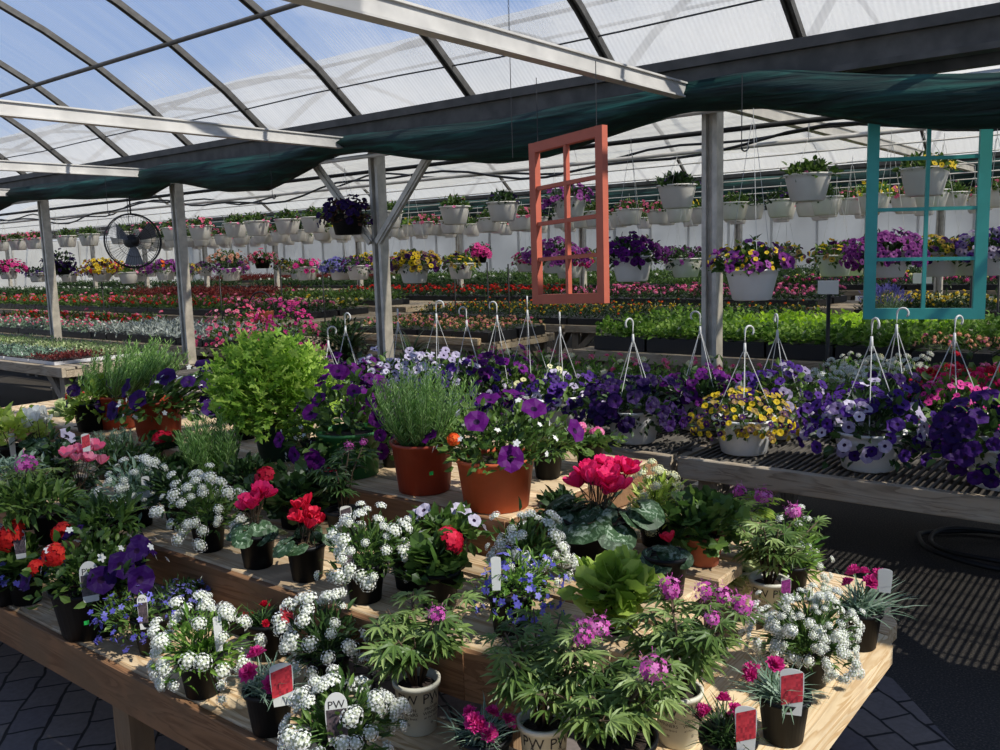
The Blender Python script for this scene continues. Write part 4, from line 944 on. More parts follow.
Pn('dark_petunia_pot', 112, 452, M_, 'b5', 'petunia', 104, 408, 44, 'dark plum flowered plant left of the orange pots', petals='dpurple', leaf='bronze', n=9, fr=.03)
Pn('petunia_pot', 62, 496, M_, 'b5', 'petunia', 60, 428, 42, 'single pale lilac petunia with a dark eye', petals='lilac', n=2, fr=.045, leaf='dark', nl=180)
Pn('fern_pot', 110, 480, M_, 'b5', 'rosemary', 112, 428, 60, 'fine grey green herb between the plum plant and the pink cyclamen', leaf='grey', n=40)
Pn('fern_pot', 165, 500, M_, 'b5', 'rosemary', 168, 456, 48, 'low dark feathery herb left of the upright herb', leaf='mid', n=30)
Pn('cleome_pot', 32, 530, M_, 'b5', 'cleome', 30, 462, 66, 'purple pink cleome head over drooping leaves at left', n=1, petals='cleome', leaf='cleo', fr=.045, stems=6)
Pn('silver_plant_pot', 18, 505, M_, 'b4', 'shrub', 14, 462, 60, 'blue grey low plant at the left edge', leaf='grey', tpl='lance', nl=260, ls=.045, lo=-.3)
Pn('narrow_leaf_pot', 52, 545, M_, 'b5', 'shrub', 36, 490, 78, 'plant with narrow arching green leaves at left', leaf='mid', tpl='lance', nl=420, ls=.055, lo=-.4)
Pn('petunia_pot', 196, 500, M_, 'b5', 'geranium', 186, 462, 30, 'shaded leafy plant behind the white alyssum', petals='crimson', n=0, leaf='dark')
Pn('dark_leaf_pot', 250, 512, M_, 'b5', 'shrub', 250, 462, 60, 'low dark leafy plant between the upright herb and the dark geranium', leaf='dark', tpl='oval', nl=300, ls=.035, lo=-.5, zc=.3)
Pn('dark_leaf_pot', 128, 500, M_, 'b5', 'shrub', 128, 444, 60, 'shaded fine leaved plant behind the dull white alyssum', leaf='dark', tpl='lance', nl=380, ls=.04, lo=-.4, zc=.3)
Pn('dark_leaf_pot', 182, 530, M_, 'b5', 'shrub', 176, 470, 56, 'shaded leafy plant between two white alyssums', leaf='dark', tpl='oval', nl=300, ls=.035, lo=-.5, zc=.3)
Pn('dark_leaf_pot', 104, 560, M_, 'b5', 'shrub', 112, 508, 60, 'shaded plant behind the violet petunias with red verbena', leaf='mid', tpl='lance', nl=340, ls=.045, lo=-.5, zc=.3)
Pn('geranium_pot', 330, 520, M_, 'b5', 'geranium', 322, 470, 50, 'shaded geranium leaves between the deep red head and the dark cleome', petals='crimson', n=1, leaf='dark', fr=.03, nl=200, ls=.04)
Pn('dark_leaf_pot', 412, 592, M_, 'b5', 'shrub', 404, 530, 50, 'dim leafy plant between the tagged alyssum and the coral red geranium', leaf='mid', tpl='lance', nl=340, ls=.035, lo=-.5, zc=.3)
Pn('dark_leaf_pot', 565, 545, M_, 'b5', 'shrub', 562, 498, 46, 'small leafy plant tucked behind the creamy alyssum', leaf='dark', tpl='oval', nl=220, ls=.035, lo=-.5, zc=.3)
Pn('herb_pot', 246, 440, T_, 'b5', 'shrub', 236, 402, 54, 'shaded bushy plant between the orange pot and the lime shrub', leaf='dark', tpl='oval', nl=360, ls=.04, lo=-.5, zc=.3)
Pn('petunia_pot', 395, 448, T_, 'b6', 'petunia', 376, 392, 66, 'second purple petunia, between the green pot and the tall spiky herb', petals='violet', n=14, fr=.032, nl=300)
Pn('herb_pot', 548, 480, T_, 'b5', 'shrub', 552, 432, 70, 'loose light leaved plant right of the biggest terracotta pot', leaf='mid', tpl='lance', nl=420, ls=.035, lo=-.6, zc=.35)
# middle tier, front row
Pn('alyssum_pot', 210, 553, M_, 'b5', 'alyssum', 206, 476, 84, 'white alyssum dome left of the red cyclamens', n=44, fr=.021, leaf='mid')
Pn('cyclamen_pot', 259, 570, M_, 'b5', 'cyclamen', 260, 490, 56, 'pink red cyclamen, left one of the pair', petals='hotpink', n=12, fr=.025, ls=.055)
Pn('cyclamen_pot', 308, 583, M_, 'b5', 'cyclamen', 312, 503, 62, 'deep crimson cyclamen with silver leaves, right one of the pair', petals='crimson', n=11, fr=.021, ls=.06)
Pn('alyssum_pot', 366, 605, M_, 'b5', 'alyssum', 372, 518, 92, 'white alyssum with a tag beside the crimson cyclamen', n=34, fr=.02, leaf='mid', tags=[(349, 563, 'dark_print', .026, .085, None)])
Pn('geranium_pot', 440, 614, M_, 'b5', 'geranium', 437, 528, 62, 'coral red geranium over bright leaves in a black pot', petals='crimson', n=1, fr=.042, leaf='mid', nl=170, ls=.04)
Pn('petunia_pot', 452, 572, M_, 'b5', 'petunia', 446, 508, 84, 'lilac white petunias with dark eyes below the terracotta pot', petals='lilac', n=10, fr=.026, leaf='mid', nl=160, lo=.1)
Pn('lobelia_pot', 512, 639, M_, 'b5', 'lobelia', 524, 556, 92, 'blue lobelia spilling over a black pot with a white tag', n=90, fr=.012, leaf='bright', tags=[(496, 572, 'tagw', .024, .09, None)])
Pn('alyssum_pot', 530, 600, M_, 'b5', 'alyssum', 530, 518, 86, 'creamy white alyssum above the blue lobelia', n=40, fr=.02, leaf='mid', petals='white')
Pn('cyclamen_pot', 598, 574, M_, 'b8', 'cyclamen', 606, 466, 112, 'large cyclamen with magenta red blooms and big silver veined leaves', petals='hotpink', n=24, nl=24, ls=.10, fr=.032, leaf='dark')
Pn('coleus_pot', 619, 636, M_, 'b4', 'shrub', 616, 566, 74, 'lime leaved coleus in a small black pot', leaf='lime', tpl='round', nl=150, ls=.05, lo=-.8, zc=.3)
Pn('cyclamen_pot', 666, 600, M_, 'b5', 'cyclamen', 660, 532, 58, 'wilting small cyclamen with one red bloom in a black pot', petals='crimson', n=1, nl=7, ls=.06, fr=.024, leaf='dark', scale=1.05)
Pn('ivy_pot', 704, 568, M_, 'clay', 'shrub', 705, 498, 66, 'green ivy in a small clay pot', leaf='mid', tpl='ivy', nl=150, ls=.045, lo=-.6, zc=.3)
Pn('alyssum_pot', 656, 548, M_, 'b5', 'alyssum', 656, 474, 62, 'pale yellow white alyssum right of the large cyclamen', n=36, fr=.019, leaf='yel', petals='cream')
Pn('ivy_pot', 742, 604, L_, 'pw', 'shrub', 712, 546, 66, 'variegated trailing ivy in a small printed cream pot', leaf='var', tpl='ivy', nl=260, ls=.032, lo=-.9, zc=.3, scale=.85)
Pn('cleome_pot', 726, 585, L_, 'b5', 'cleome', 735, 494, 86, 'cleome with three pink heads in front of the slatted bench', n=3, petals='cleome', leaf='lime', stems=8, fr=.034)
Pn('alyssum_pot', 790, 600, L_, 'b5', 'alyssum', 800, 516, 66, 'white flowered bushy plant near the right end of the stand', n=24, fr=.018, leaf='bright')
Pn('cleome_pot', 768, 624, L_, 'pw', 'cleome', 776, 506, 104, 'bushy white pink cleome with a small purple picture tag', n=2, petals='cleome', leaf='cleo', stems=12, ls=.07, fr=.03, tags=[(786, 588, 'purple_print', .028, .07, None)])
# lower tier
Pn('petunia_pot', 96, 640, L_, 'big', 'petunia', 108, 528, 128, 'violet petunias with red verbena in the widest black pot', petals='purple', n=15, fr=.038, nl=560, lo=.2, ls=.036, leaf='mid', sticker=(-.2, .42), tags=[(90, 585, 'dark_print', .05, .1, 'PW')], extra=[('red', 3, .03, 'verbena', 'geran'), ('white', 16, .013, 'spray', 'five')])
Pn('geranium_pot', 28, 606, L_, 'b5', 'geranium', 30, 528, 52, 'orange red geranium head at the left edge of the lower shelf', petals='red', n=1, fr=.05, leaf='mid', tags=[(20, 545, 'dark_print', .034, .09, 'PW')])
Pn('lobelia_pot', 8, 606, L_, 'b5', 'lobelia', 12, 562, 84, 'pale blue lobelia at the left edge of the lower shelf', n=80, fr=.014, leaf='dark')
Pn('alyssum_pot', 12, 585, L_, 'b4', 'alyssum', 8, 532, 40, 'white alyssum cut by the left edge of the picture', n=20, fr=.02)
Pn('lobelia_pot', 156, 656, L_, 'b5', 'lobelia', 130, 595, 76, 'blue lobelia with an arched tag beside the widest black pot', n=70, fr=.012, leaf='mid', tags=[(143, 612, 'dark_print', .026, .1, 'PW')])
Pn('lobelia_pot', 190, 628, L_, 'b4', 'lobelia', 186, 590, 66, 'violet blue lobelia behind the lower white alyssum', n=80, fr=.011, leaf='dark', petals='lav')
Pn('alyssum_pot', 204, 700, L_, 'b5', 'alyssum', 206, 610, 104, 'bright white alyssum in a black pot on the lower shelf, leftmost', n=48, fr=.021, leaf='bright', tags=[(218, 632, 'tagw', .02, .1, None)])
Pn('dianthus_pot', 270, 662, L_, 'b5', 'dianthus', 262, 606, 50, 'shaded dark dianthus with a red picture tag', petals='crimson', n=4, leaf='dark', fr=.016, tags=[(287, 616, 'red_print', .036, .08, None)])
Pn('alyssum_pot', 330, 700, L_, 'b5', 'alyssum', 325, 602, 90, 'white alyssum on the lower shelf behind the tagged dianthus', n=36, fr=.021, leaf='dark')
Pn('dianthus_pot', 272, 738, L_, 'b5', 'dianthus', 268, 650, 66, 'pink dianthus with a large red and white tag in a black pot', petals='magenta', n=3, leaf='grey', fr=.024, tags=[(282, 684, 'red_print', .052, .105, None)])
Pn('alyssum_pot', 345, 786, L_, 'b5', 'alyssum', 346, 690, 118, 'white alyssum with an arched tag at the bottom of the picture', n=46, fr=.022, leaf='mid', tags=[(337, 722, 'dark_print', .046, .1, 'PW')])
Pn('cleome_pot', 419, 737, L_, 'pw', 'cleome', 418, 602, 112, 'cleome with one pink head in a cream pot printed with lettering, left of three', n=1, petals='cleome', leaf='cleo', stems=12, fr=.034)
Pn('dianthus_pot', 486, 792, L_, 'b5', 'dianthus', 484, 706, 76, 'dianthus with cerise flowers at the bottom of the picture', petals='magenta', n=6, leaf='grey', fr=.022)
Pn('cleome_pot', 545, 785, L_, 'pw', 'cleome', 540, 616, 140, 'cleome with two pink heads in the middle cream pot with printed lettering', n=3, petals='cleome', leaf='cleo', stems=13, fr=.03)
Pn('cleome_pot', 618, 815, L_, 'b6', 'cleome', 612, 656, 130, 'leafy cleome with a magenta head cut by the bottom edge', n=1, petals='cleome', leaf='cleo', stems=13, fr=.034)
Pn('cleome_pot', 678, 750, L_, 'pw', 'cleome', 682, 596, 130, 'cleome with several magenta heads in the rightmost printed cream pot', n=6, petals='cleome', leaf='cleo', stems=12, fr=.03)
Pn('dianthus_pot', 728, 795, L_, 'b5', 'dianthus', 722, 698, 76, 'dianthus with cerise flowers and tag near the right deck board', petals='magenta', n=6, leaf='dark', fr=.02, tags=[(746, 728, 'red_print', .042, .1, None)])
Pn('dianthus_pot', 783, 748, L_, 'b5', 'dianthus', 766, 655, 70, 'dianthus with a red picture tag below the big white alyssum', petals='magenta', n=3, leaf='grey', fr=.024, tags=[(792, 692, 'red_print', .05, .105, None)])
Pn('alyssum_pot', 808, 690, L_, 'b5', 'alyssum', 806, 600, 112, 'big pale white alyssum on the right deck board', n=120, fr=.0155, leaf='mid', petals='white')
Pn('dianthus_pot', 859, 652, L_, 'b5', 'dianthus', 862, 560, 70, 'pink dianthus in a black pot on the rounded end of the stand', petals='magenta', n=6, leaf='grey', fr=.024, tags=[(885, 580, 'tagw', .036, .07, None)])

# ------------------------------------------------------------------ baskets with white hangers
def hanger(parent, R, z_rim, top, sag=0, hook=True, rot=.4):
    mb = MB(); 
    for k in range(4 if hook else 3):
        a = rot+2*PI*k/(4 if hook else 3); mb.tube([(R*math.cos(a), R*math.sin(a), z_rim-.02), (R*math.cos(a)*.06, R*math.sin(a)*.06, top-.06)], .0022 if hook else .0016, 4)
    if not hook:
        mb.tube([(0, 0, top-.065), (0, 0, max(top, 0)+.02)], .0022, 4); mb.build('hanger', MT['wire'], parent); return
    mb.tube([(0, 0, top-.08), (0, 0, top-.02)], [.009, .0055], 6)
    pts = [(0, 0, top-.02)]+[(.024+.024*math.cos(PI-a), 0, top+.03+.024*math.sin(a)) for a in np.linspace(0, 3.9, 9)]
    c, s = math.cos(rot*3), math.sin(rot*3); mb.tube([(x*c, x*s, z) for x, _, z in pts], .0048, 6)
    mb.build('hanger', MT['wire'], parent)
def basket(x, y, z, R, H, grow, label, group=None, top=None, cr=None, ch=None, seed=0, mat='white_pot', name='hanging_basket', hook=True, cable=0, **kw):
    """z = height of the pot base"""
    e = empty(name, (x, y, z)); tag(e, label, 'hanging basket', group)
    pot(e, R, R*.74, H, MT[mat], name='hanging_pot')
    r = np.random.default_rng(seed+5); GROW[grow](e, H*.9, cr or R*1.25, ch or .14, r, **kw)
    hanger(e, R, H, (top or z+.75)-z, rot=(seed % 7)*.37, hook=hook)
    return e
# standing on the front bench: (pot middle x, pot foot y, pixel width of rim, ...)
def bench_basket(px, py, hooky, label, seed, R=.135, **kw):
    b, t = at_z(px, py, ZB+.004); topz = EYE+ray(px, hooky).z*t/1
    return basket(b.x, b.y, b.z, R, .16, kw.pop('grow', 'petunia'), label, None, topz-.03, seed=seed, **kw)
bench_basket(744, 452, 330, 'white basket of yellow and purple small petunias on the slatted bench', 1, petals='mixyp', eye='yel_eye', tpl='small', n=260, fr=.0145, cr=.21, ch=.13, lo=-.38, nl=420, ls=.035)
bench_basket(776, 436, 318, 'white basket of lilac and white petunias just behind the yellow ones', 2, petals='mixpw', eye='dark_eye', n=112, fr=.026, cr=.23, ch=.2, lo=-.3, nl=420)
bench_basket(700, 428, 315, 'white basket of purple pink petunias by the front post', 3, petals='violet', n=70, fr=.03, cr=.22, ch=.15, lo=-.38, nl=420, leaf='dark')
bench_basket(634, 441, 322, 'white basket of dark purple trailing petunias on the slatted bench', 4, petals='dpurple', n=128, fr=.032, cr=.25, ch=.16, lo=-.38, nl=520, leaf='dark')
bench_basket(868, 468, 322, 'white basket of violet and white petunias spilling to the right', 5, petals='mixpw', n=144, fr=.027, cr=.24, ch=.19, lo=-.38, nl=520, leaf='dark')
bench_basket(893, 440, 312, 'white basket of rose and dark petunias behind the violet and white one', 6, petals='purple', n=64, fr=.03, cr=.2, ch=.16, lo=-.4, nl=380, leaf='dark')
bench_basket(1002, 486, 322, 'white basket of deep violet petunias cut by the right edge', 7, petals='purple', n=144, fr=.032, cr=.24, ch=.2, lo=-.38, nl=520)
bench_basket(950, 446, 320, 'white basket of small pink flowers second from the right edge', 8, petals='magenta', tpl='small', n=128, fr=.017, cr=.2, ch=.15, lo=-.3, nl=460)
bench_basket(562, 424, 316, 'white basket of lilac mauve petunias behind the biggest terracotta pot', 9, petals='mixpw', n=112, fr=.024, cr=.22, ch=.13, lo=-.4, nl=420, R=.12)
bench_basket(500, 414, 305, 'white basket of violet petunias under a pair of white hooks', 10, petals='violet', n=96, fr=.027, cr=.26, ch=.2, lo=-.4, nl=460)
bench_basket(470, 418, 310, 'white basket of cream and plum petunias behind the tall herb', 11, petals='mixpw', n=96, fr=.027, cr=.24, ch=.16, lo=-.4, nl=460)
bench_basket(402, 410, 312, 'white basket of pale grey lilac petunias behind the tall herb', 12, petals='lilac', n=144, fr=.026, cr=.3, ch=.2, lo=-.4, nl=460)
bench_basket(440, 408, 304, 'white basket of silvery lilac petunias left of the hook pair', 13, petals='lilac', n=112, fr=.026, cr=.26, ch=.18, lo=-.4, nl=460)
bench_basket(350, 414, 316, 'white basket of purple petunias right of the lime shrub', 14, petals='violet', n=128, fr=.03, cr=.27, ch=.2, lo=-.38, nl=460, leaf='dark')
bench_basket(333, 425, 330, 'white basket of dark violet petunias half hidden by the lime shrub', 15, petals='purple', n=80, fr=.03, cr=.22, ch=.16, lo=-.4, nl=400, leaf='dark')
bench_basket(530, 412, 300, 'white basket with a plain wire hanger behind the lilac petunias', 16, petals='cream', tpl='small', n=48, fr=.02, cr=.22, ch=.14, lo=-.2, nl=420)

# hanging ones near the front: real rim 30 cm
def hung(px, py_rim, w, label, seed, real=.31, H=.178, pipe_y=None, **kw):
    t = F*real/w; p = at_d(px, py_rim, t)
    return basket(p.x, p.y, p.z-H, real/2-.008, H, kw.pop('grow', 'petunia'), label, None, kw.pop('top', 2.34), seed=seed, hook=False, **kw)
hung(925, 168, 48, 'upper white basket with yellow flowers seen through the teal frame', 21, petals='yellow', tpl='small', n=14, fr=.022, cr=.2, ch=.1, lo=.1, nl=300, leaf='mid')
hung(808, 174, 47, 'upper white basket hanging alone between the post and the teal frame', 22, petals='pink', tpl='small', n=3, fr=.015, cr=.18, ch=.1, lo=.1, nl=320)
hung(677, 185, 40, 'upper white basket just left of the front post', 23, petals='dpurple', tpl='small', n=8, fr=.02, cr=.18, ch=.1, lo=.1, nl=320, leaf='dark')
hung(752, 269, 54, 'white basket of violet and yellow flowers hanging right of the front post', 24, petals='mag_purple', n=44, fr=.03, cr=.24, ch=.17, lo=.15, nl=520, extra=[('yellow', 110, .013, 'small_bloom', 'small')])
hung(632, 256, 44, 'white basket of bright violet petunias right of the coral frame', 25, petals='violet', n=144, fr=.026, cr=.22, ch=.15, lo=-.2, nl=420, leaf='dark')
hung(648+240, 252, 44, 'white basket of magenta petunias hanging behind the teal frame', 26, petals='mag_purple', n=192, fr=.027, cr=.27, ch=.16, lo=-.4, nl=420, leaf='dark')
hung(850, 256, 34, 'white basket of trailing magenta petunias left of the teal frame', 27, petals='mag_purple', n=176, fr=.028, cr=.26, ch=.14, lo=-.9, nl=420, leaf='dark')
hung(940, 252, 42, 'white basket of yellow and plum petunias in the right panes of the teal frame', 28, petals='mixyp', n=96, fr=.026, cr=.22, ch=.13, lo=-.3, nl=420)
hung(992, 250, 44, 'white basket of dark violet petunias at the right edge', 29, petals='mixpw', n=112, fr=.03, cr=.22, ch=.15, lo=-.38, nl=420, leaf='dark')
hung(414, 264, 33, 'white basket of purple and yellow petunias right of the braced post', 30, petals='mixyp', n=144, fr=.028, cr=.25, ch=.14, lo=-.3, nl=420, leaf='dark')
hung(556, 254, 33, 'white basket of pink violet petunias inside the coral frame', 31, petals='mag_purple', n=160, fr=.026, cr=.28, ch=.15, lo=-.4, nl=420, leaf='dark')
hung(347, 214, 36, 'black basket of dark plum petunias hanging left of the braced post', 32, petals='dpurple', n=80, fr=.03, cr=.22, ch=.16, lo=-.4, nl=420, leaf='bronze', mat='black_pot')
hung(227, 258, 19, 'black basket of peach pink flowers between the fan post and the braced post', 33, petals='peach', n=60, fr=.03, cr=.3, ch=.14, lo=-.5, nl=420, mat='black_pot')
hung(262, 258, 18, 'black basket of pink flowers next to the peach pink one', 34, petals='rosepink', n=50, fr=.03, cr=.28, ch=.14, lo=-.5, nl=420, mat='black_pot')
hung(340, 266, 24, 'white basket of purple trailing petunias left of the braced post', 35, petals='lav', n=144, fr=.03, cr=.24, ch=.12, lo=-.4, nl=420, leaf='dark')
hung(367, 262, 20, 'white basket of yellow petunias touching the braced post', 36, petals='yellow', n=112, fr=.03, cr=.24, ch=.15, lo=-.4, nl=420)
hung(283+15, 268, 19, 'white basket of mixed greenery left of the purple trailing basket', 37, petals='cream', tpl='small', n=14, fr=.02, cr=.2, ch=.14, lo=-.2, nl=320)
hung(165, 268, 21, 'white basket of violet and orange petunias just right of the fan', 38, petals='mag_purple', n=112, fr=.03, cr=.26, ch=.14, lo=-.3, nl=420, extra=[('orange', 18, .028, 'orange_blooms', 'small')])
hung(102, 268, 20, 'white basket of golden yellow and red petunias left of the fan', 39, petals='yellow', n=128, fr=.028, cr=.34, ch=.16, lo=-.38, nl=420, leaf='bronze', extra=[('crimson', 30, .028, 'red_blooms', 'small')])
hung(60, 262, 22, 'dark violet basket hanging left of the golden yellow one', 40, petals='dpurple', n=50, fr=.03, cr=.22, ch=.16, lo=-.8, nl=420, leaf='dark', mat='black_pot')
hung(128, 272, 20, 'white basket right below the fan', 41, petals='pink', tpl='small', n=14, fr=.02, cr=.16, ch=.08, lo=.1, nl=260)
hung(8, 268, 19, 'white basket of red violet petunias at the left edge', 42, petals='magenta', n=96, fr=.03, cr=.28, ch=.15, lo=-.3, nl=420, leaf='dark')
hung(479, 252, 19, 'small basket of magenta petunias alone before the white wall', 43, petals='magenta', n=80, fr=.04, cr=.2, ch=.14, lo=-.4, nl=420, leaf='dark', mat='black_pot')

# the long rows: prototypes then copies
PROTO = []
def proto(i, **kw):
    e = basket(0, 0, 0, .150, .178, kw.pop('grow', 'petunia'), 'x', None, kw.pop('top', .33), seed=60+i, hook=False, **kw); PROTO.append(e)
proto(0, petals='pink', tpl='small', n=5, fr=.018, cr=.18, ch=.12, lo=.0, nl=260, leaf='mid')
proto(1, petals='rosepink', tpl='small', n=24, fr=.022, cr=.19, ch=.13, lo=.0, nl=260, leaf='mid')
proto(2, petals='dpurple', tpl='small', n=14, fr=.02, cr=.18, ch=.12, lo=.0, nl=260, leaf='dark')
proto(3, petals='yellow', tpl='small', n=14, fr=.02, cr=.19, ch=.13, lo=.0, nl=260, leaf='bright')
proto(4, petals='mag_purple', n=38, fr=.03, cr=.23, ch=.13, lo=-.4, nl=300, leaf='dark', top=.8)
proto(5, petals='mixyp', n=38, fr=.03, cr=.23, ch=.13, lo=-.4, nl=300, leaf='mid', top=.8)
proto(6, petals='mixpw', n=38, fr=.03, cr=.23, ch=.13, lo=-.4, nl=300, leaf='dark', top=.8)
proto(7, petals='magenta', n=38, fr=.03, cr=.22, ch=.12, lo=-.4, nl=300, leaf='mid', top=.8)
PD = ['a few sparse leaves', 'pink blooms', 'dark low foliage', 'yellow specks', 'magenta petunias', 'yellow and purple petunias', 'violet and white petunias', 'cerise petunias']
used = set()
def put(i, x, y, z, where):
    p = PROTO[i]; c = p if i not in used else copy_tree(p); used.add(i)
    c.location = (x, y, z); c.rotation_euler = (0, 0, random.uniform(0, 6.28)); l = 'white basket with %s, %s' % (PD[i], where)
    tag(c, l, 'hanging basket', l)
def ok(x, y, taken, d=.38): return all((x-a)**2+(y-b)**2 > d*d for a, b in taken)
taken_up = []
NEARX = [(-5.18, 6.61), (-5.86, 6.70), (-6.79, 6.70), (-8.48, 6.70), (-9.0, 6.65), (-9.5, 6.7), (-10.27, 6.70), (-15.0, 6.7), (-15.6, 6.7), (-13.2, 6.7), (-11.6, 6.7), (-12.3, 6.7), (-4.45, 6.65), (-7.4, 6.7), (-8.0, 6.7), (-10.9, 6.7), (-13.9, 6.7), (-16.3, 6.7)]
for k, (x, y) in enumerate(NEARX):
    put([2, 0, 0, 0, 0, 0, 1, 1, 1, 0, 1, 0, 4, 2, 0, 1, 0, 1][k], x, y, 2.07-.178, 'upper row just behind the front posts')
for yy, x0, x1, dx, zz, w in ((8.9, -15.5, .5, .50, 2.05, 'upper row in the middle of the second bay'), (10.2, -17, .8, .52, 2.08, 'upper row farther back in the second bay'), (11.6, -18, 1, .55, 2.10, 'upper row near the middle posts'), (12.9, -22, .5, .62, 2.10, 'farthest upper row of the second bay')):
    x = x0
    while x < x1:
        put(random.choice((0, 0, 1, 2, 3, 0)), x+random.uniform(-.06, .06), yy, zz-.178, w); x += dx*random.uniform(.85, 1.3)
for yy, x0, x1, dx, w in ((7.6, -17, .3, 1.25, 'lower row in the second bay'), (10.2, -20, .8, 1.15, 'lower row farther back in the second bay')):
    x = x0
    while x < x1:
        put(random.choice((4, 5, 6, 7)), x+random.uniform(-.1, .1), yy, 1.32, w); x += dx*random.uniform(.8, 1.3)
for i, p in enumerate(PROTO):
    if i not in used: put(i, -9.7, 11.6, 1.32, 'lower row by itself')

# ------------------------------------------------------------------ coral and teal window frames
def frame(name, label, p0, p1, z0a, z0b, z1a, z1b, mat, cols, rows, w=.055, th=.036, mun=.02):
    e = empty(name, ((p0[0]+p1[0])/2, (p0[1]+p1[1])/2, z0a)); tag(e, label, 'window frame'); c = np.array([e.location.x, e.location.y, z0a])
    A = lambda u, v: np.array([p0[0]+(p1[0]-p0[0])*u, p0[1]+(p1[1]-p0[1])*u, (z0a+(z0b-z0a)*u)*(1-v)+(z1a+(z1b-z1a)*u)*v])-c
    W = math.dist(p0, p1); Hh = z1a-z0a; du = w/W; dv = w/Hh
    n = np.cross(A(1, 0)-A(0, 0), A(0, 1)-A(0, 0)); n /= np.linalg.norm(n)
    m = MB(); m.obox(A(du/2, 0), A(du/2, 1), w, th, 0, n); m.obox(A(1-du/2, 0), A(1-du/2, 1), w, th, 0, n); m.build('stile', MT[mat], e)
    m = MB(); m.obox(A(du, dv/2), A(1-du, dv/2), w, th, 0, n); m.obox(A(du, 1-dv/2), A(1-du, 1-dv/2), w, th, 0, n); m.build('rail', MT[mat], e)
    m = MB()
    for i in range(1, cols): m.obox(A(i/cols, dv), A(i/cols, 1-dv), mun, th*.7, 0, n)
    for j in range(1, rows): v = dv+(1-2*dv)*j/rows; m.obox(A(du, v), A(1-du, v), mun, th*.68, 0, n)
    m.build('muntin', MT[mat], e)
    m = MB()
    for u in (.1, .9): q = A(u, 1); m.tube([q, (q[0], q[1], 2.49-c[2])], .0025, 4)
    m.build('hanging_wire', MT['black'], e); return e
def fp(x, y, t): p = at_d(x, y, t); return p
a, b, c, d = fp(535, 304, 4.75), fp(607, 303, 4.30), fp(528, 147, 4.75), fp(603, 128, 4.30)
frame('window_frame', 'coral painted empty window frame with eight openings hanging left of the front post', (a.x, a.y), (b.x, b.y), a.z, b.z, c.z, d.z, 'coral', 2, 4, .05)
a, b, c, d = fp(863, 319, 5.15), fp(984, 319, 4.98), fp(861, 103, 5.15), fp(985, 97, 4.98)
print('teal', a, b, c)
frame('window_frame', 'teal painted empty window frame with eight openings hanging at right', (a.x, a.y), (b.x, b.y), a.z, b.z, c.z, d.z, 'teal', 2, 4, .062)

# ------------------------------------------------------------------ shade cloth gathered under the gutter
def cloth_mat():
    m, nt, N, L = newmat('dark_green_shade_cloth'); tc = N.new('ShaderNodeTexCoord')
    mp = N.new('ShaderNodeMapping'); mp.inputs['Scale'].default_value = (.6, 4, 9); L.new(tc.outputs['Object'], mp.inputs['Vector'])
    n = N.new('ShaderNodeTexNoise'); n.inputs['Scale'].default_value = 2.2; n.inputs['Detail'].default_value = 5; n.inputs['Distortion'].default_value = .6; L.new(mp.outputs[0], n.inputs['Vector'])
    c = ramp(nt, n.outputs[0], [(.35, srgb('10201e')), (.55, srgb('183c36')), (.75, srgb('2c6e60'))])
    p = N.new('ShaderNodeBsdfPrincipled'); p.inputs['Roughness'].default_value = .7; L.new(c, p.inputs['Base Color'])
    bp = N.new('ShaderNodeBump'); bp.inputs['Strength'].default_value = .9; bp.inputs['Distance'].default_value = .04; L.new(n.outputs[0], bp.inputs['Height']); L.new(bp.outputs[0], p.inputs['Normal'])
    t = N.new('ShaderNodeBsdfTranslucent'); L.new(c, t.inputs[0]); mx = N.new('ShaderNodeMixShader'); mx.inputs[0].default_value = .3; L.new(p.outputs[0], mx.inputs[1]); L.new(t.outputs[0], mx.inputs[2])
    out = N.new('ShaderNodeOutputMaterial'); L.new(mx.outputs[0], out.inputs[0]); return m
CLOTH = cloth_mat()
# (x, bottom z, top z) read along the bundle
PROF = [(-20, 2.36, 2.60), (-15, 2.33, 2.60), (-12.55, 2.34, 2.56), (-11.75, 2.44, 2.60), (-10.4, 2.37, 2.58), (-8.9, 2.29, 2.56), (-8.3, 2.41, 2.6), (-7.3, 2.25, 2.56), (-6.8, 2.22, 2.55), (-5.8, 2.46, 2.6), (-5.4, 2.45, 2.6), (-4.7, 2.32, 2.57), (-4.1, 2.24, 2.55), (-3.55, 2.25, 2.57), (-2.9, 2.38, 2.58), (-2.55, 2.43, 2.6), (-2.05, 2.38, 2.6), (-1.6, 2.27, 2.52), (-1.3, 2.2, 2.47), (-.9, 2.14, 2.41), (-.4, 2.12, 2.38), (.3, 2.2, 2.45), (1, 2.4, 2.6), (3, 2.3, 2.56), (5, 2.3, 2.56)]
def swag(name, yc, prof, label, sc=1, seed=3):
    r = np.random.default_rng(seed); px = [p[0] for p in prof]; mb = MB(); V = []; n = 16; xs = np.arange(prof[0][0], prof[-1][0], .11)
    for i, x in enumerate(xs):
        zb = np.interp(x, px, [p[1] for p in prof]); zt = np.interp(x, px, [p[2] for p in prof]); zc = (zb+zt)/2; a = (zt-zb)/2; b = (.13+.06*(a/.15))*sc
        for k in range(n):
            t = 2*PI*k/n; w = 1+.10*math.sin(5*t+x*1.3)+.07*math.sin(9*t-x*2.1)+.05*math.sin(x*7+k*2.0)
            V.append((x, yc+b*math.cos(t)*w, zc+a*math.sin(t)*(1+.05*math.sin(x*5+3*t))))
    m = len(xs); mb.add(V, [(i*n+k, i*n+(k+1) % n, (i+1)*n+(k+1) % n, (i+1)*n+k) for i in range(m-1) for k in range(n)], 0, True)
    return tag(mb.build(name, CLOTH), label, 'shade cloth')
swag('shade_cloth', 5.12, PROF, 'dark green shade cloth gathered in sagging folds under the front gutter')
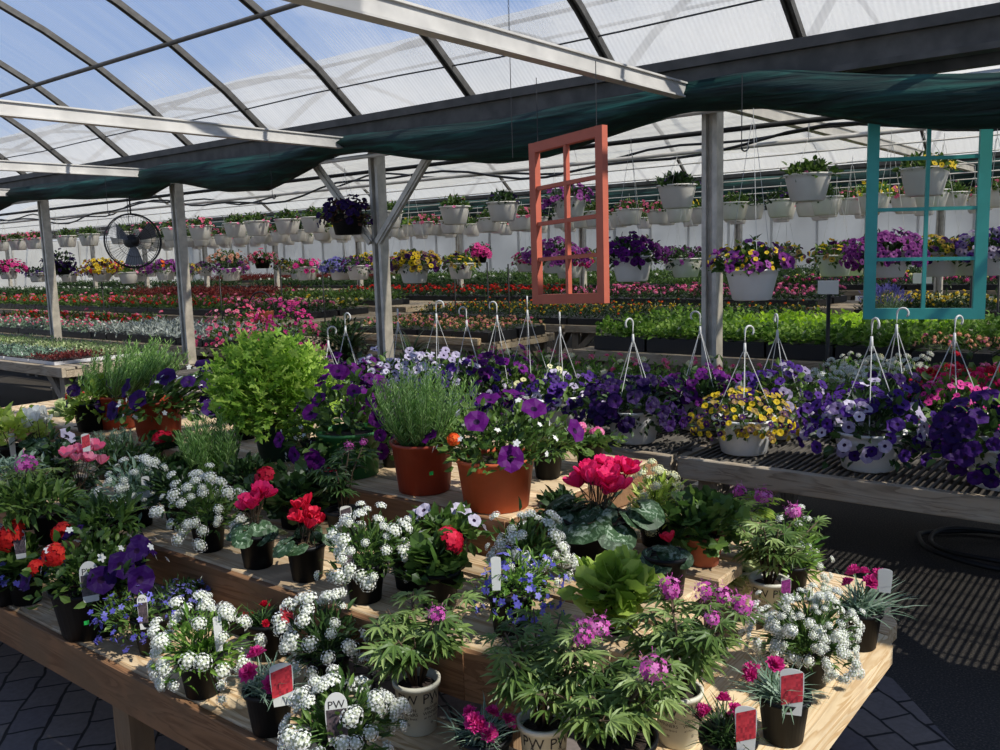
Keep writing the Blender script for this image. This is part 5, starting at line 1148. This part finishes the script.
swag('shade_cloth', 13.7, [(-24+3.1*k+dx, 2.26-(.12 if dx else 0), 2.66) for k in range(10) for dx in (0, 1.5)], 'dark shade cloth gathered under the middle gutter', 1.2, 5)
mb = MB(); V = []; nx_, ny_ = 26, 16  # unseen flat sheet, added to put the floor at right in shade
for i in range(nx_+1):
    for j in range(ny_+1):
        u, v = i/nx_, j/ny_; V.append((1.25+3.2*u, 2.75+1.15*v, 2.60-.12*math.sin(PI*u)*math.sin(PI*v)+.02*math.sin(9*u+6*v)))
k_ = ny_+1; n_ = len(V); V += [(x, y, z-.004) for x, y, z in V]
fc_ = [(i*k_+j, i*k_+j+1, (i+1)*k_+j+1, (i+1)*k_+j) for i in range(nx_) for j in range(ny_)]
mb.add(V, fc_+[tuple(q+n_ for q in reversed(f)) for f in fc_], 0, True); tag(mb.build('shade_cloth', CLOTH), 'flat dark shade cloth added out of view to shade the floor at right', 'shade cloth')
mb = MB(); V = []; nx_, ny_ = 22, 14  # unseen net added overhead to dim the sun on the stand's left part
for i in range(nx_+1):
    for j in range(ny_+1):
        x = -2.6+3.6*i/nx_; y = -.4+3.0*j/ny_; V.append((x, y, arch(YC1, y)-.10-.06*math.sin(PI*(i % 8)/8)))
k_ = ny_+1; n_ = len(V); V += [(x, y, z-.003) for x, y, z in V]
fc_ = [(i*k_+j, i*k_+j+1, (i+1)*k_+j+1, (i+1)*k_+j) for i in range(nx_) for j in range(ny_)]
mesh_m, nt_, N_, L_n = newmat('porous_shade_net'); p_ = N_.new('ShaderNodeBsdfDiffuse'); p_.inputs[0].default_value = srgb('12201e'); t_ = N_.new('ShaderNodeBsdfTransparent'); m_ = N_.new('ShaderNodeMixShader'); m_.inputs[0].default_value = .6
L_n.new(t_.outputs[0], m_.inputs[1]); L_n.new(p_.outputs[0], m_.inputs[2]); o_ = N_.new('ShaderNodeOutputMaterial'); L_n.new(m_.outputs[0], o_.inputs[0])
mb.add(V, fc_, 0, True); tag(mb.build('shade_net', mesh_m), 'added porous dark net, unseen under the roof, shading the left of the stand', 'shade net')
# drapes of white film in the second bay
mb = MB(); xs = np.linspace(-14, -2.6, 60); V = []
for x in xs:
    for j in range(7):
        v = j/6; V.append((x, 8.2+2.2*v, 3.1-.42*v-.14*math.sin(PI*((x+14) % 3.1)/3.1)*(1-v)+.04*math.sin(x*2+v*5)))
mb.add(V, [(i*7+j, i*7+j+1, (i+1)*7+j+1, (i+1)*7+j) for i in range(59) for j in range(6)], 0, True); tag(mb.build('ceiling_drape', film), kind='structure')

# ------------------------------------------------------------------ round fan
fc = at_d(133, 241, 9.4); e = empty('circulation_fan', fc, 0); tag(e, 'round grey wire cage fan hanging between the two left posts', 'fan')
th = az_to_cam(fc)+.25; ax = np.array([math.cos(th), math.sin(th), 0]); sd = np.array([-math.sin(th), math.cos(th), 0]); uz = np.array([0, 0, 1.0]); RF = .285
mb = MB()
def ringpts(R, o, n=36): return [ax*o+sd*R*math.cos(2*PI*i/n)+uz*R*math.sin(2*PI*i/n) for i in range(n+1)]
mb.tube(ringpts(RF, .0), .009, 6, cap=False); mb.tube(ringpts(RF*.98, .06), .004, 5, cap=False); mb.tube(ringpts(RF*.6, .085), .0025, 4, cap=False); mb.tube(ringpts(RF*.98, -.06), .004, 5, cap=False); mb.tube(ringpts(RF*.2, .095), .003, 4, cap=False)
for i in range(56):
    a = 2*PI*i/56; d = sd*math.cos(a)+uz*math.sin(a)
    mb.tube([ax*.095+d*.05, ax*.088+d*RF*.6, ax*.06+d*RF*.97, d*RF], .0016, 3, cap=False)
    if i % 2: mb.tube([-ax*.09+d*.05, -ax*.085+d*RF*.6, -ax*.06+d*RF*.97, d*RF], .0016, 3, cap=False)
mb.build('wire_cage', MT['black'], e)
for i in range(3):
    mb = MB(); a = 2*PI*i/3+.5; V = []
    for j in range(6):
        rr = .05+(RF-.075)*j/5; hw = .5*(.8-.1*j/5)*(1 if j else .5)
        for s in (-1, 0, 1): aa = a+s*hw; V.append(ax*(.03*s)+(sd*math.cos(aa)+uz*math.sin(aa))*rr)
    V2 = [p+ax*.003 for p in V]; n = len(V); fcs = [(j*3+k, (j+1)*3+k, (j+1)*3+k+1, j*3+k+1) for j in range(5) for k in range(2)]
    mb.add(V+V2, fcs+[tuple(q+n for q in reversed(f)) for f in fcs]); mb.build('blade', MT['fan_blade'], e)
mb = MB(); mb.tube([-ax*.14, -ax*.13, -ax*.02, ax*.05, ax*.07], [.03, .07, .075, .05, .02], 16); mb.build('motor', MT['black'], e)
mb = MB(); mb.tube([uz*RF, (0, 0, 2.55-fc.z)], .008, 6); mb.tube([-ax*.1+uz*.05, -ax*.1+uz*(2.5-fc.z)], .004, 5); mb.build('hanging_rod', MT['black'], e)

# ------------------------------------------------------------------ signs on black stakes
def stake_sign(px, py_top, py_bot, yref, label, w=.16, card=True, h=None):
    p, t = at_y(px, py_top, yref); q, t2 = at_y(px, py_bot, yref); zb = min(q.z, .76); e = empty('plant_sign' if card else 'garden_stake', (p.x, p.y, 0)); tag(e, label, 'sign' if card else 'stake')
    mb = MB(); mb.tube([(0, 0, 0), (.0, 0, p.z)], .015 if card else .01, 6); mb.build('stake', MT['black'], e)
    if card:
        mb = MB(); mb.box(-w/2, w/2, -.016, -.013, p.z-.11, p.z-.01, ch=.001); mb.build('card', MT['sign'], e)
stake_sign(829, 279, 350, 6.55, 'white blank looking card on a black stake between post and teal frame', .15)
stake_sign(923, 272, 350, 9.2, 'white card on a stake seen in the left lower panes of the teal frame', .17)
stake_sign(973, 262, 310, 9.2, 'white card on a leaning black stake beside the teal frame right edge', .17)
for i, (px, py, y) in enumerate(((1000, 262, 9), (101, 275, 7.6), (219, 272, 7.9), (322, 268, 8), (487, 262, 9), (508, 264, 9), (454, 266, 9), (280, 264, 9))):
    stake_sign(px, py, 300, y, ['bare black stake at the right edge', 'bare black stake right of the leftmost post', 'bare black stake right of the second post', 'bare black stake near the clay basket', 'bare black stake, left of the pair before the white wall', 'bare black stake, right of the pair before the white wall', 'bare black stake under the magenta basket', 'bare black stake left of the clay basket'][i], card=False)

# ------------------------------------------------------------------ bigger plants standing behind the bench
def floor_plant(name, px, y, ybase_z, pot_key, grow, ztop, R, label, seed, support=None, **kw):
    p, t = at_y(px, 300, y); mat, r1, r2, h = POTS[pot_key]; e = empty(name, (p.x, y, ybase_z)); tag(e, label, 'potted plant'); pot(e, r1, r2, h, MT[mat])
    GROW[grow](e, h*.86, R, ztop-ybase_z-h*.86, np.random.default_rng(seed), **kw); return e
bench(-8.0, -5.75, 5.55, 6.5, .5, 'low wooden bench behind the braced post with spiky plants', 'x')
floor_plant('dracaena_pot', 345, 5.85, .505, 'b8', 'spike', 1.15, .3, 'tall spiky plant left of the braced post', 71, n=80)
floor_plant('dracaena_pot', 410, 5.9, .505, 'b8', 'spike', 1.0, .3, 'spiky plant right of the braced post', 72, n=60)
floor_plant('pink_bush_pot', 232, 5.9, .505, 'dgr', 'petunia', 1.13, .42, 'mound of rose red blooms beyond the feathery herb', 73, petals='rosepink', n=190, fr=.022, tpl='small', nl=520, lo=0, ls=.05)
floor_plant('pink_bush_pot', 285, 5.9, .505, 'dgr', 'petunia', 1.16, .42, 'mound of magenta pink blooms above the lime shrub', 74, petals='magenta', n=220, fr=.022, tpl='small', nl=520, lo=0, ls=.05)
floor_plant('green_bush_pot', 338, 6.0, .505, 'b8', 'shrub', .98, .24, 'dark leafy bush right of the magenta pink mound', 75, leaf='dark', tpl='oval', nl=400, ls=.06)
bench(-11.2, -8.4, 5.1, 5.6, .5, 'narrow low bench behind the left seedling bench', 'x')
floor_plant('lavender_pot', 884, 9.75, .68, 'b8', 'rosemary', 1.12, .22, 'lavender in a black pot seen through the teal frame', 76, n=70, leaf='grey')
o = [x for x in C.objects if x.name.startswith('lavender_pot')][0]; mb = MB(); r = np.random.default_rng(4); P, N = shell(240, .24, .2, .25, .1, r, .2); mb.inst(LT['simple'], P, frames_d(N+np.array([0, 0, 1.5]), r, .3), .05*(.7+.6*r.random(240))); mb.build('flower_spikes', PET['lav'], o)
# peach impatiens boxes on raw lumber rails
e = bench(-8.4, -6.1, 7.4, 8.7, .62, 'low table with raw lumber rails right of the braced post', 'x')
mb = MB(); mb.box(-1.2, 1.1, -.72, -.66, .60, .68, ch=.006); mb.box(-1.2, 1.1, .5, .56, .66, .74, ch=.006); mb.build('lumber_rail', MT['wood_x'], e)
bed(7.45, .625, 2, .56, [(-8.3, -6.2, 'peach')], 'on the lumber railed table')
# clay basket with hoop handle
p, t = at_y(260, 292, 7.65); e = empty('hoop_basket', (p.x, p.y, .73)); tag(e, 'clay coloured basket with a tall black hoop handle', 'basket'); mb = MB(); mb.lathe([(.13, 0), (.15, .02), (.18, .15), (.185, .155), (.17, .155), (.14, .03)], 24); mb.build('pot', MT['clay'], e)
mb = MB(); mb.tube([(.17*math.cos(a), .1*math.cos(a), .15+.28*math.sin(a)) for a in np.linspace(0, PI, 14)], .012, 6); mb.build('hoop_handle', MT['black'], e); f = MB(); mound(f, 160, .15, .12, .14, 'simple', .05); f.build('foliage', LEAF['dark'], e)
bench(p.x-.7, p.x+.7, 7.3, 8.1, .72, 'short bench carrying the hoop handled basket', 'x')

# ------------------------------------------------------------------ small hung things and the hose
p, t = at_y(510, 60, 4.6)
pts = []
e = empty('chain', (p.x, p.y, 2.2)); tag(e, 'thin dark chain and wire hanging from the roof left of the coral frame', 'chain'); mb = MB(); ztop = arch(YC1, p.y)-.02
for i in range(16):
    z = ztop-2.2-.02-i*.026; mb.tube([(.005*math.cos(a)*(i % 2), .005*math.cos(a)*((i+1) % 2), z+.013*math.sin(a)) for a in np.linspace(0, 2*PI, 9)], .0018, 4, cap=False)
mb.tube([(0, 0, ztop-2.2-.43), (0, 0, .0)], .003, 4); mb.build('chain_links', MT['black'], e)
mb = MB(); c0 = at_z(985, 560, .0)[0]
pts = [(c0.x+.0+(.34+.015*math.sin(5*a))*math.cos(a), c0.y+.12+(.30)*math.sin(a), .03+.012*math.sin(2*a)) for a in np.linspace(.3, 6.3, 40)]; pts += [(c0.x+.36+.1*i, c0.y+.1-.03*i, .025) for i in range(1, 6)]
mb.tube(pts, .014, 8); pts2 = [(c0.x+.03+.30*math.cos(a), c0.y+.10+.26*math.sin(a), .052+.008*math.sin(3*a)) for a in np.linspace(1.2, 5.6, 30)]; mb.tube(pts2, .013, 8)
tag(mb.build('garden_hose', MT['hose']), 'black hose looped on the dark floor at right', 'hose')
for k, (x, y) in enumerate(((-2.1, 4.9), (-6.45, 4.95), (-9.2, 4.9))):
    e = empty('hanging_hook', (x, y, 2.1)); tag(e, ['thin wire hook dangling from the cloth above the yellow basket', 'black hook on a wire left of the braced post', 'thin wire dangling by the fan'][k], 'hook'); mb = MB(); mb.tube([(0, 0, .45), (0, 0, .05)], .003, 4); mb.tube([(.02-.02*math.cos(a), 0, .05-.02*math.sin(a)) for a in np.linspace(0, 4, 9)], .005, 5); mb.build('wire', MT['black'], e)

# ------------------------------------------------------------------ light
SUN_AZ, SUN_EL = math.radians(9), math.radians(46)
sd_ = Vector((math.cos(SUN_AZ)*math.cos(SUN_EL), math.sin(SUN_AZ)*math.cos(SUN_EL), math.sin(SUN_EL)))
l = bpy.data.lights.new('sun', 'SUN'); l.energy = 6.8; l.angle = math.radians(.8); l.color = (1, .94, .84)
lo_ = bpy.data.objects.new('sun', l); C.objects.link(lo_); lo_.rotation_euler = sd_.to_track_quat('Z', 'Y').to_euler(); lo_.location = (6, 6, 8)
w = bpy.data.worlds.new('sky'); bpy.context.scene.world = w; w.use_nodes = True; nt = w.node_tree; N, L = nt.nodes, nt.links; N.clear()
tc = N.new('ShaderNodeTexCoord'); sep = N.new('ShaderNodeSeparateXYZ'); L.new(tc.outputs['Generated'], sep.inputs[0])
sky = ramp(nt, sep.outputs[2], [(0, srgb('c0cede')), (.2, srgb('96b2dc')), (.5, srgb('6f96d4')), (1, srgb('6085c4'))])
mp = N.new('ShaderNodeMapping'); mp.inputs['Scale'].default_value = (1, 1, 2.2); L.new(tc.outputs['Generated'], mp.inputs[0])
n = N.new('ShaderNodeTexNoise'); n.inputs['Scale'].default_value = 2.3; n.inputs['Detail'].default_value = 8; n.inputs['Roughness'].default_value = .55; L.new(mp.outputs[0], n.inputs['Vector'])
# cloud bank: more cloud towards +Y, some at the far left
dt = N.new('ShaderNodeMath'); dt.operation = 'MULTIPLY_ADD'; dt.inputs[1].default_value = .62; dt.inputs[2].default_value = -.49; L.new(sep.outputs[1], dt.inputs[0])
ad = N.new('ShaderNodeMath'); ad.operation = 'ADD'; L.new(n.outputs[0], ad.inputs[0]); L.new(dt.outputs[0], ad.inputs[1])
cl = ramp(nt, ad.outputs[0], [(.42, (0, 0, 0, 1)), (.62, (1, 1, 1, 1))])
mx = N.new('ShaderNodeMixRGB'); L.new(cl, mx.inputs[0]); L.new(sky, mx.inputs[1]); mx.inputs[2].default_value = (1.0, 1.0, 1.02, 1)
bg = N.new('ShaderNodeBackground'); bg.inputs[1].default_value = .92; L.new(mx.outputs[0], bg.inputs[0]); ow = N.new('ShaderNodeOutputWorld'); L.new(bg.outputs[0], ow.inputs[0])

sc = bpy.context.scene
sc.view_settings.view_transform = 'Standard'; sc.view_settings.look = 'None'; sc.view_settings.exposure = 0.0; sc.view_settings.gamma = 1; sc.view_settings.use_curve_mapping = False
sc.cycles.max_bounces = 8; sc.cycles.transparent_max_bounces = 16; sc.cycles.diffuse_bounces = 3; sc.cycles.use_denoising = True; sc.cycles.sample_clamp_indirect = 4; sc.cycles.caustics_reflective = False; sc.cycles.caustics_refractive = False
for o in C.objects:
    if 'label' in o and len(o['label'].split()) > 16: print('LONG', o['label'])
print('trays', NT[0], 'objects', len(C.objects))
